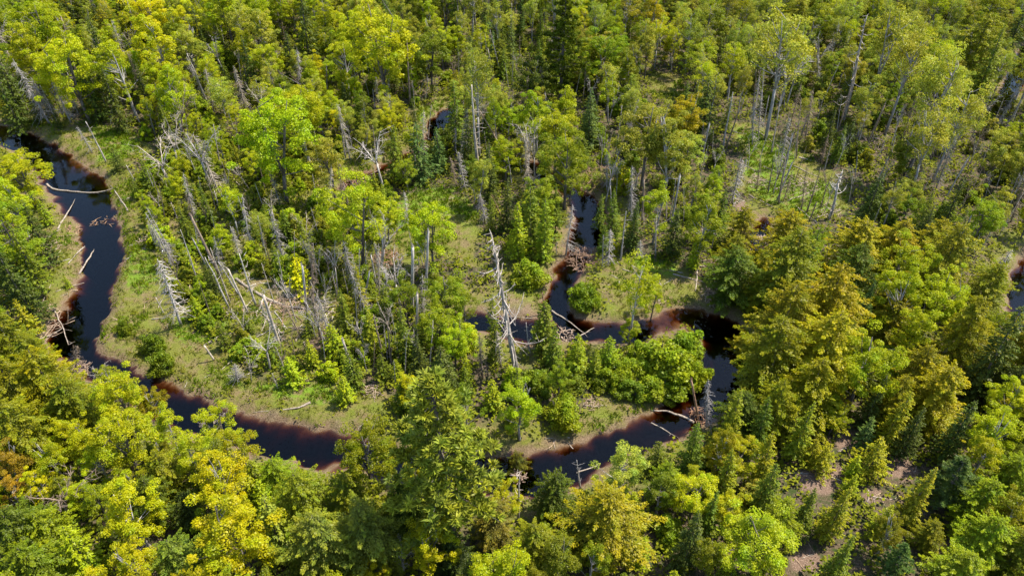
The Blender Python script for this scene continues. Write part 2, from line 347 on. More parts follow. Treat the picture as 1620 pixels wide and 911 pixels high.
# ---------------------------------------------------------------- tree shapes (each returns a trunk mesh and a crown mesh)
def unit(v): return v / (np.linalg.norm(v, axis=-1, keepdims=True) + 1e-9)
def curve(p0, p1, n, rs, wob, sag=0.0):
    t = np.linspace(0, 1, n)[:, None]
    p = p0*(1-t) + p1*t
    w = rs.normal(size=(n, 3))*wob; w[0] = 0; w = np.cumsum(w, 0)*.5
    p = p + w*t; p[:, 2] += sag*np.sin(t[:, 0]*math.pi)
    return p
def broadleaf(seed, h=12, rx=3.3, rz=4.4, zc=7.4, ncl=95, nl=78, ls=.36, limbs=12, bark=None, fork=False, name='broadleaf', openness=0.0, mat=None, cl=.95, thick=1.0):
    rs = np.random.default_rng(seed); tb, cb = MB(), MB()
    top = np.array([rs.normal()*.3, rs.normal()*.3, h*.88])
    stems = []
    if fork:
        fz = h*rs.uniform(.25, .42); fp = np.array([rs.normal()*.15, rs.normal()*.15, fz])
        tb.tube(curve(np.array([0, 0, -.3]), fp, 5, rs, .05), np.linspace(.21, .15, 5)*thick, 7)
        for a in range(rs.integers(2, 4)):
            th = rs.uniform(0, 6.28); e = np.array([math.cos(th)*rx*.45, math.sin(th)*rx*.45, h*rs.uniform(.78, .95)])
            c = curve(fp, e, 7, rs, .12, .4); tb.tube(c, np.linspace(.14, .03, 7)*thick, 5); stems.append(c)
    else:
        c = curve(np.array([0, 0, -.3]), top, 9, rs, .1); tb.tube(c, np.linspace(.22, .04, 9)*thick, 7); stems.append(c)
    ph = rs.uniform(0, 6.28, 6); am = rs.uniform(.05, .16, 6)
    def lob(d):
        th = np.arctan2(d[:, 1], d[:, 0]); f = np.ones(len(d))
        for k in range(6): f += am[k]*np.sin((k+1)*th + ph[k] + d[:, 2]*3*(k % 3))
        return np.clip(f, .55, 1.35)
    d = unit(rs.normal(size=(ncl, 3))); d[:, 2] = d[:, 2]*.8 + .28; d = unit(d)
    r = rs.uniform(.18, 1, ncl)**.45
    cc = np.array([0, 0, zc]) + d*r[:, None]*lob(d)[:, None]*np.array([rx, rx, rz])
    if openness: cc = cc[vnoise(cc[:, 0]*.9+seed, cc[:, 1]*.9+cc[:, 2]*.7, seed) > openness]
    lim = cc[rs.permutation(len(cc))[:limbs*2]]
    for k, e in enumerate(lim):
        st = stems[k % len(stems)]; zt = np.clip(e[2]-rs.uniform(.8, 2.6), st[0][2]+.2, h*.84)
        q = int(np.argmin(np.abs(st[:, 2]-zt))); s0 = st[q]
        tb.tube(curve(s0, e, 5, rs, .13, -.15), np.linspace(.075 if k < limbs else .045, .015, 5)*thick, 4, cap=False)
    m = len(cc)
    rc = cl*rs.uniform(.65, 1.25, m)
    n = nl*m; ci = np.repeat(np.arange(m), nl)
    dd = unit(rs.normal(size=(n, 3)) + np.array([0, 0, .45]))
    pos = cc[ci] + dd*rc[ci][:, None]*(rs.uniform(.25, 1, n)**.5)[:, None]*np.array([1, 1, .62])
    nrm = dd*.55 + np.array([0, 0, .55]) + rs.normal(size=(n, 3))*.5
    L = ls*rs.uniform(.6, 1.35, n)
    cv = rs.uniform(.15, .85, m)
    cb.rhomb(pos, nrm, L, L*.72, rs, val=np.clip(cv[ci]*.6 + rs.uniform(0, .4, n), 0, 1))
    return tb.mesh(name+'_trunk', bark or M_BARK, True), cb.mesh(name+'_crown', mat or M_LEAF)

def conifer(seed, h=13, rb=2.5, z0=.06, dz=.55, nb=8, droop=.25, mat=None, name='spruce', spray=.42, pw=.85, dens=1.0, tipgold=False, jag=.25, up=.0, thick=1.0):
    rs = np.random.default_rng(seed); tb, cb = MB(), MB()
    tb.tube(np.array([[0, 0, -.3], [rs.normal()*.05, rs.normal()*.05, h*.5], [0, 0, h*.98]]), np.array([.19, .12, .02])*thick, 7)
    z = h*z0; rows = []
    side = rs.uniform(.85, 1.15, 5); ph = rs.uniform(0, 6.28, 5)
    while z < h*.985:
        f = (h - z)/(h*(1-z0)); Lr = (rb*(1-(1-f)**2.4)**.7*(.72+.28*min(1, (1-f)/.3)) if tipgold else rb*f**pw) + .12
        k = max(4, int(round(nb*(.55+.45*f)))); off = rs.uniform(0, 6.28)
        for i in range(k):
            th = off + i*6.283/k + rs.normal()*.2
            L = Lr*rs.uniform(1-jag, 1+jag*.7)*(1 + .13*math.sin(th*2+ph[0]+z*.5) + .1*math.sin(3*th+ph[1]-z*.8))
            if rs.uniform() < .05: L *= .4
            rows.append((z + rs.normal()*dz*.25, th, L))
        z += dz*(.55 + .45*f)*rs.uniform(.8, 1.2)
    for bi, (z, th, L) in enumerate(rows):
        dirv = np.array([math.cos(th), math.sin(th), 0]); sidev = np.array([-math.sin(th), math.cos(th), 0])
        n = max(4, int(L/.2*2.6*dens))
        t = rs.uniform(.12, 1, n)**.75
        wv = L*.36*(1.08-t)*rs.uniform(-1, 1, n)
        zz = z + up*L*t - droop*L*t**1.6 + (.10*L*t**4) - np.abs(wv)*.22
        pos = dirv*(L*t)[:, None] + sidev*wv[:, None]; pos[:, 2] = zz + rs.normal(size=n)*.05
        ax = dirv + sidev*(np.sign(wv)*.75)[:, None] + np.array([0, 0, -.18]) + rs.normal(size=(n, 3))*.18
        nr = np.array([0, 0, 1.]) + dirv*.35 + rs.normal(size=(n, 3))*.42
        LL = spray*rs.uniform(.65, 1.3, n)*(.6+.4*min(1, L/1.4))
        val = np.clip((t**2*.75 if tipgold else .2+.4*t) + rs.uniform(-.1, .3, n), 0, 1)
        cb.rhomb(pos, nr, LL, LL*.46, rs, axis=ax, val=val)
    return tb.mesh(name+'_trunk', M_BARK, True), cb.mesh(name+'_crown', mat or M_NEEDLE)

def pine(seed, h=19, rb=4.6, name='pine'):
    rs = np.random.default_rng(seed); tb, cb = MB(), MB()
    tr = curve(np.array([0, 0, -.3]), np.array([rs.normal()*.4, rs.normal()*.4, h*.97]), 9, rs, .08)
    tb.tube(tr, np.linspace(.34, .04, 9), 8)
    z = h*.24; P, D = [], []
    while z < h*.97:
        f = (h-z)/(h*.76); prof = rb*min(1, f**.75*1.05)*(1 if f < .85 else .8)
        k = rs.integers(4, 7); off = rs.uniform(0, 6.28)
        for i in range(k):
            th = off + i*6.283/k + rs.normal()*.3; L = prof*rs.uniform(.55, 1.15)
            d = np.array([math.cos(th), math.sin(th), 0])
            q = tr[int(np.clip(z/h*8, 0, 8))]; s0 = np.array([q[0], q[1], z]); e = s0 + d*L + np.array([0, 0, L*rs.uniform(.02, .3)])
            tb.tube(curve(s0, e, 5, rs, .08, -.12), np.linspace(.07, .02, 5), 4, cap=False)
            m = max(3, int(L*3.4))
            t = rs.uniform(.28, 1.03, m); c = s0 + (e-s0)*t[:, None] + np.cross(d, [0, 0, 1])*(rs.uniform(-1, 1, m)*L*.3*(1.15-t))[:, None]
            c[:, 2] += rs.normal(size=m)*.12; P.append(c); D.append(np.repeat(d[None], m, 0))
        z += rs.uniform(.5, 1.05)
    P, D = np.vstack(P), np.vstack(D); nl = 26; m = len(P); n = m*nl; ci = np.repeat(np.arange(m), nl)
    dd = unit(rs.normal(size=(n, 3)) + D[ci]*.5 + np.array([0, 0, .55])); dd[:, 2] = np.abs(dd[:, 2])*.8
    L = .5*rs.uniform(.7, 1.3, n)
    pos = P[ci] + dd*(L*.55)[:, None]; nr = unit(np.cross(dd, rs.normal(size=(n, 3)))) + np.array([0, 0, .5])
    cv = rs.uniform(0, 1, m)
    cb.rhomb(pos, nr, L, L*.26, rs, axis=dd, val=np.clip(cv[ci]*.6+rs.uniform(0, .4, n), 0, 1))
    return tb.mesh(name+'_trunk', M_BARK, True), cb.mesh(name+'_crown', M_NEEDLE)

def shrub(seed, w=4.0, h=2.6, n=7500, name='shrub', ls=.2):
    rs = np.random.default_rng(seed); tb, cb = MB(), MB()
    for k in range(9):
        th = rs.uniform(0, 6.28); e = np.array([math.cos(th)*w*.3, math.sin(th)*w*.3, h*rs.uniform(.6, .85)])
        tb.tube(curve(np.array([math.cos(th)*.15, math.sin(th)*.15, -.15]), e, 5, rs, .06), np.linspace(.05, .015, 5), 4, cap=False)
    m = 55; d = unit(rs.normal(size=(m, 3))); d[:, 2] = np.abs(d[:, 2]); ph = rs.uniform(0, 6.28, 3)
    th = np.arctan2(d[:, 1], d[:, 0]); lob = 1 + .14*np.sin(2*th+ph[0]) + .1*np.sin(3*th+ph[1]) + .07*np.sin(5*th+ph[2])
    cc = d*(rs.uniform(.3, 1, m)**.4*lob)[:, None]*np.array([w/2*.86, w/2*.86, h*.8]) + np.array([0, 0, .2])
    ci = rs.integers(0, m, n); dd = unit(rs.normal(size=(n, 3))+np.array([0, 0, .4]))
    pos = cc[ci] + dd*(rs.uniform(.3, 1, n)**.5)[:, None]*np.array([.55, .55, .42])*w/4; pos[:, 2] = np.maximum(pos[:, 2], .06)
    L = ls*rs.uniform(.6, 1.3, n); cv = rs.uniform(0, 1, m)
    cb.rhomb(pos, dd*.6+np.array([0, 0, .5])+rs.normal(size=(n, 3))*.45, L, L*.7, rs, val=np.clip(cv[ci]*.5+rs.uniform(0, .5, n), 0, 1))
    return tb.mesh(name+'_stems', M_BARK, True), cb.mesh(name+'_crown', M_SHRUB)

def dead(seed, kind, h=10, mat=None):
    """bare trunk mesh and bare branch mesh, standing on z=0"""
    rs = np.random.default_rng(seed); tb, cb = MB(), MB(); mat = mat or M_DEAD
    if kind == 'spruce':         # fine grey branches drooping all the way down
        tb.tube(curve(np.array([0, 0, -.3]), np.array([rs.normal()*.25, rs.normal()*.25, h]), 8, rs, .06), np.linspace(.16, .025, 8), 6)
        for k in range(150):
            z = h*rs.uniform(.12, .97); f = 1-z/h; L = (.35+1.75*f**.8)*rs.uniform(.4, 1.15); th = rs.uniform(0, 6.28)
            d = np.array([math.cos(th), math.sin(th), 0]); t = np.linspace(0, 1, 4)[:, None]
            p = np.array([0, 0, z]) + d*L*t + np.array([0, 0, -1])*(L*rs.uniform(.25, .75))*t**1.4
            cb.tube(p, np.linspace(.032, .012, 4), 3, cap=False)
            for q in range(2):
                a = p[rs.integers(1, 4)]; cb.tube(np.array([a, a + unit(d+rs.normal(size=3)*.7)*L*.3 - np.array([0, 0, .12])]), [.016, .009], 3, cap=False)
    elif kind == 'pole':         # trunk with short stubs
        tb.tube(curve(np.array([0, 0, -.3]), np.array([rs.normal()*.4, rs.normal()*.4, h]), 9, rs, .1), np.linspace(.19, .05, 9), 7)
        for k in range(18):
            z = h*rs.uniform(.2, .97); L = rs.uniform(.2, 1.1)*(1.2 if z > h*.5 else .7); th = rs.uniform(0, 6.28)
            cb.tube(curve(np.array([0, 0, z]), np.array([math.cos(th)*L, math.sin(th)*L, z+rs.uniform(-.1, .5)*L]), 4, rs, .05), np.linspace(.035, .012, 4), 3, cap=False)
    elif kind == 'stub':         # snapped off, jagged top
        tb.tube(curve(np.array([0, 0, -.3]), np.array([rs.normal()*.15, rs.normal()*.15, h]), 7, rs, .05), np.linspace(.24, .17, 7), 8)
        for k in range(7):
            th = k*.9; b = np.array([math.cos(th)*.1, math.sin(th)*.1, h-.05]); cb.tube(np.array([b, b*np.array([1.2, 1.2, 1])+np.array([0, 0, rs.uniform(.15, .7)])]), [.07, .01], 4, cap=False)
        for k in range(4):
            z = h*rs.uniform(.4, .95); th = rs.uniform(0, 6.28); L = rs.uniform(.3, .8)
            cb.tube(np.array([[0, 0, z], [math.cos(th)*L, math.sin(th)*L, z+.1]]), [.05, .015], 4, cap=False)
    elif kind == 'fork':         # bare broadleaf with forked limbs and twigs
        fz = h*rs.uniform(.3, .5); fp = np.array([0, 0, fz])
        tb.tube(curve(np.array([0, 0, -.3]), fp, 5, rs, .04), np.linspace(.17, .13, 5), 7)
        for a in range(4):
            th = a*1.6+rs.uniform(0, 1); R = h*rs.uniform(.1, .26); e = np.array([math.cos(th)*R, math.sin(th)*R, h*rs.uniform(.75, 1)])
            c = curve(fp, e, 7, rs, .12, .3); tb.tube(c, np.linspace(.1, .025, 7), 5)
            for k in range(13):
                s0 = c[rs.integers(1, 7)]; L = rs.uniform(.5, 2)
                e2 = s0 + unit(np.array([math.cos(th), math.sin(th), .8])+rs.normal(size=3)*.8)*L
                c2 = curve(s0, e2, 4, rs, .1); cb.tube(c2, np.linspace(.034, .011, 4), 3, cap=False)
                for q in range(2): cb.tube(np.array([c2[2], c2[2]+unit(rs.normal(size=3)+np.array([0, 0, .6]))*L*.4]), [.018, .009], 3, cap=False)
    elif kind == 'pine':         # big silver snag with long sweeping limbs
        c = curve(np.array([0, 0, -.3]), np.array([.3, .2, h]), 10, rs, .12); tb.tube(c, np.linspace(.3, .06, 10), 8)
        for k in range(26):
            f = rs.uniform(.3, .98); s0 = np.array([0, 0, f*h]); th = rs.uniform(0, 6.28); L = (1.1-f)*h*.34*rs.uniform(.5, 1.2)+.4
            e = s0+np.array([math.cos(th)*L, math.sin(th)*L, L*rs.uniform(-.1, .55)])
            c2 = curve(s0, e, 6, rs, .1, -.12*L); cb.tube(c2, np.linspace(.065, .018, 6), 4, cap=False)
            for q in range(3): a = c2[rs.integers(2, 6)]; cb.tube(np.array([a, a+unit(rs.normal(size=3)+np.array([0, 0, .5]))*L*.22]), [.022, .01], 3, cap=False)
    return tb.mesh('dead_trunk', mat, True), cb.mesh('dead_branches', mat, True)

# prototypes: code -> (list of (trunk mesh, crown mesh)), height, crown width, crown centre height
PROTO = {}
PROTO['M'] = dict(ms=[broadleaf(100+i, rx=2.75+.3*(i % 3), rz=4.5+.4*(i % 2), zc=6.9, ncl=112+8*(i % 3), nl=165, ls=.175, cl=.66, openness=.35, fork=i % 2 == 1, bark=M_PALE if i % 3 == 0 else None) for i in range(7)], h=12, w=6.7, zc=.6)
PROTO['Q'] = dict(ms=[broadleaf(250+i, h=12, rx=1.9, rz=4.3, zc=7.6, ncl=84, nl=105, ls=.185, limbs=12, bark=M_PALE if i % 2 else None, fork=i % 3 == 1, name='poplar', openness=.34, cl=.68, thick=.8) for i in range(6)], h=12, w=4.7, zc=.62)
PROTO['B'] = dict(ms=[broadleaf(200+i, h=14, rx=2.6, rz=4.2, zc=9.6, ncl=92, nl=90, ls=.195, limbs=16, bark=M_PALE, fork=i % 3 != 0, name='birch', openness=.38, cl=.85, thick=.9) for i in range(6)], h=14, w=6.2, zc=.7)
PROTO['S'] = dict(ms=[conifer(300+i, h=13, rb=1.9+.22*(i*3 % 5), nb=8+i % 3, spray=.32, dens=1.6, jag=.28+.06*(i % 4), droop=.15+.07*(i % 4), pw=.7+.1*(i % 3), z0=.05+.05*(i % 3)) for i in range(8)], h=13, w=5.2, zc=.45)
PROTO['F'] = dict(ms=[conifer(400+i, h=7, rb=1.5+.2*(i*3 % 5), dz=.38, nb=8, droop=.12, up=.1, spray=.3, dens=1.4, name='fir', thick=.7, jag=.26+.06*(i % 4)) for i in range(7)], h=7, w=3.9, zc=.42)
PROTO['H'] = dict(ms=[conifer(500+i, h=11, rb=3.3+.3*(i % 3), dz=.5, nb=10, droop=.42, up=.25, spray=.23, pw=.45, mat=M_GOLD, name='hemlock', tipgold=True, jag=.55, dens=3.6) for i in range(6)], h=11, w=7.4, zc=.46)
PROTO['P'] = dict(ms=[pine(600+i) for i in range(3)], h=19, w=9, zc=.58)
PROTO['A'] = dict(ms=[shrub(700+i) for i in range(4)], h=2.8, w=4.3, zc=.5)
DEAD = {k: [dead(800+17*i+len(k), k, 10) for i in range(n)] for k, n in (('spruce', 4), ('pole', 4), ('stub', 2), ('fork', 4), ('pine', 3))}

PROTO['U'] = dict(ms=[shrub(750+i, w=3.4, h=4.0, n=5200, name='sapling', ls=.22) for i in range(5)], h=4.2, w=3.6, zc=.55)
NAMES = {'Q': ('poplar_tree', 'tree'), 'U': ('leafy_sapling', 'sapling'), 'M': ('broadleaf_tree', 'tree'), 'B': ('birch_tree', 'tree'), 'S': ('spruce_tree', 'conifer'), 'F': ('fir_tree', 'conifer'),
         'H': ('hemlock_tree', 'conifer'), 'P': ('pine_tree', 'conifer'), 'A': ('leafy_shrub', 'shrub')}
NOUN = {'Q': 'slender poplar', 'U': 'leafy sapling', 'M': 'broadleaf tree', 'B': 'birch', 'S': 'spruce', 'F': 'young fir', 'H': 'feathery conifer', 'P': 'pine', 'A': 'shrub'}
PAL = {  # colour word -> base colour of the foliage
 'yellow': (.40, .365, .004), 'yellow-green': (.315, .325, .005), 'lime': (.275, .318, .005), 'fresh green': (.180, .222, .007), 'mid green': (.132, .160, .008),
 'gold': (.25, .215, .004), 'orange': (.29, .19, .012), 'pale green': (.275, .285, .035), 'pale olive': (.265, .25, .028), 'olive': (.165, .17, .008),
 'golden olive': (.195, .186, .005), 'dark green': (.052, .070, .012), 'deep green': (.083, .110, .009), 'blue-green': (.078, .118, .036), 'grey-green': (.155, .185, .026), 'brown-green': (.155, .138, .022)}

ONES = 'zero one two three four five six seven eight nine ten eleven twelve thirteen fourteen fifteen sixteen seventeen eighteen nineteen'.split()
TENS = 'x x twenty thirty forty fifty sixty seventy eighty ninety'.split()
def words(n):
    n = max(0, min(99, int(n)))
    return ONES[n] if n < 20 else TENS[n//10] + ('-'+ONES[n % 10] if n % 10 else '')
USED = set()
def where(px, py):
    X, Y = max(0, min(99, int(round(px/PW*100)))), max(0, min(99, int(round(py/PH*100))))
    return f'{words(X)} percent across and {words(Y)} percent down the photo'
def uniq(label_of, px, py):
    for dx, dy in ((0, 0), (8, 0), (0, 5), (-8, 0), (0, -5), (8, 5), (-8, -5), (16, 0), (-16, 0), (0, 10), (0, -10)):
        s = label_of(px+dx, py+dy)
        if s not in USED: USED.add(s); return s
    USED.add(s); return s
def thing(name, label, cat, loc, group=None, rot=(0, 0, 0), scale=(1, 1, 1)):
    o = link(bpy.data.objects.new(name, None)); o.empty_display_size = .5
    o.location = loc; o.rotation_euler = rot; o.scale = scale
    o['label'] = label; o['category'] = cat
    if group: o['group'] = group
    return o
GROUP = {'Q': 'slender poplars of the valley forest', 'U': 'saplings growing between the taller trees', 'M': 'broadleaf trees of the valley forest', 'B': 'pale stemmed birches of the valley forest', 'S': 'spruces of the valley forest', 'F': 'young firs of the valley forest',
         'H': 'feathery conifers of the valley forest', 'P': 'pines of the valley forest', 'A': 'leafy shrubs near the stream'}
PLACED = []      # x, y, crown radius
COUNT = {}
def plant(code, x, y, h, w, col, label=None, tint=1.0, rs=RNG):
    P = PROTO[code]; tm, cm = rs.choice(P['ms'])
    sz, sx = h/P['h'], w/P['w']
    z = gz(x, y)
    px, py, _ = proj(x, y, z + h*P['zc'])
    if label is None:
        big = 'tall' if h > 13.5 else 'small' if h < 6 else 'mid-sized'
        if code == 'A': big = 'broad' if w > 4 else 'small'
        label = uniq(lambda a, b: f'{big} {col} {NOUN[code]}, {where(a, b)}', px, py)
    nm, cat = NAMES[code]
    lean = rad(2.5) if code in 'SFHP' else rad(5)
    o = thing(nm, label, cat, (x, y, z), GROUP[code], (rs.gauss(0, lean*.5), rs.gauss(0, lean*.5), rs.uniform(0, 6.28)), (sx, sx, sz))
    t = meshobj('stem_cluster' if code in 'AU' else 'trunk', tm, o); c = meshobj('crown', cm, o)
    b = rs.uniform(.85, 1.15)*tint; p = PAL[col]
    c.color = (p[0]*b*rs.uniform(.9, 1.1), p[1]*b*1.035, p[2]*b, 1)
    g = rs.uniform(.8, 1.25); t.color = (g, g, g, 1)
    PLACED.append((x, y, w/2)); COUNT[code] = COUNT.get(code, 0) + 1
    return o
def plant_px(code, cx, cy, wpx, col, hk=1.0, label=None, tint=1.0):
    """a tree whose crown's middle shows at (cx, cy) and is about wpx wide; hk stretches its height"""
    P = PROTO[code]; zc = 4.0
    for _ in range(4):
        p = at(cx, cy, zc); dep = proj(*p)[2]; w = wpx*dep/FPX; h = w/P['w']*P['h']*hk
        zc = h*P['zc']
    return plant(code, p.x, p.y, h, w, col, label, tint)

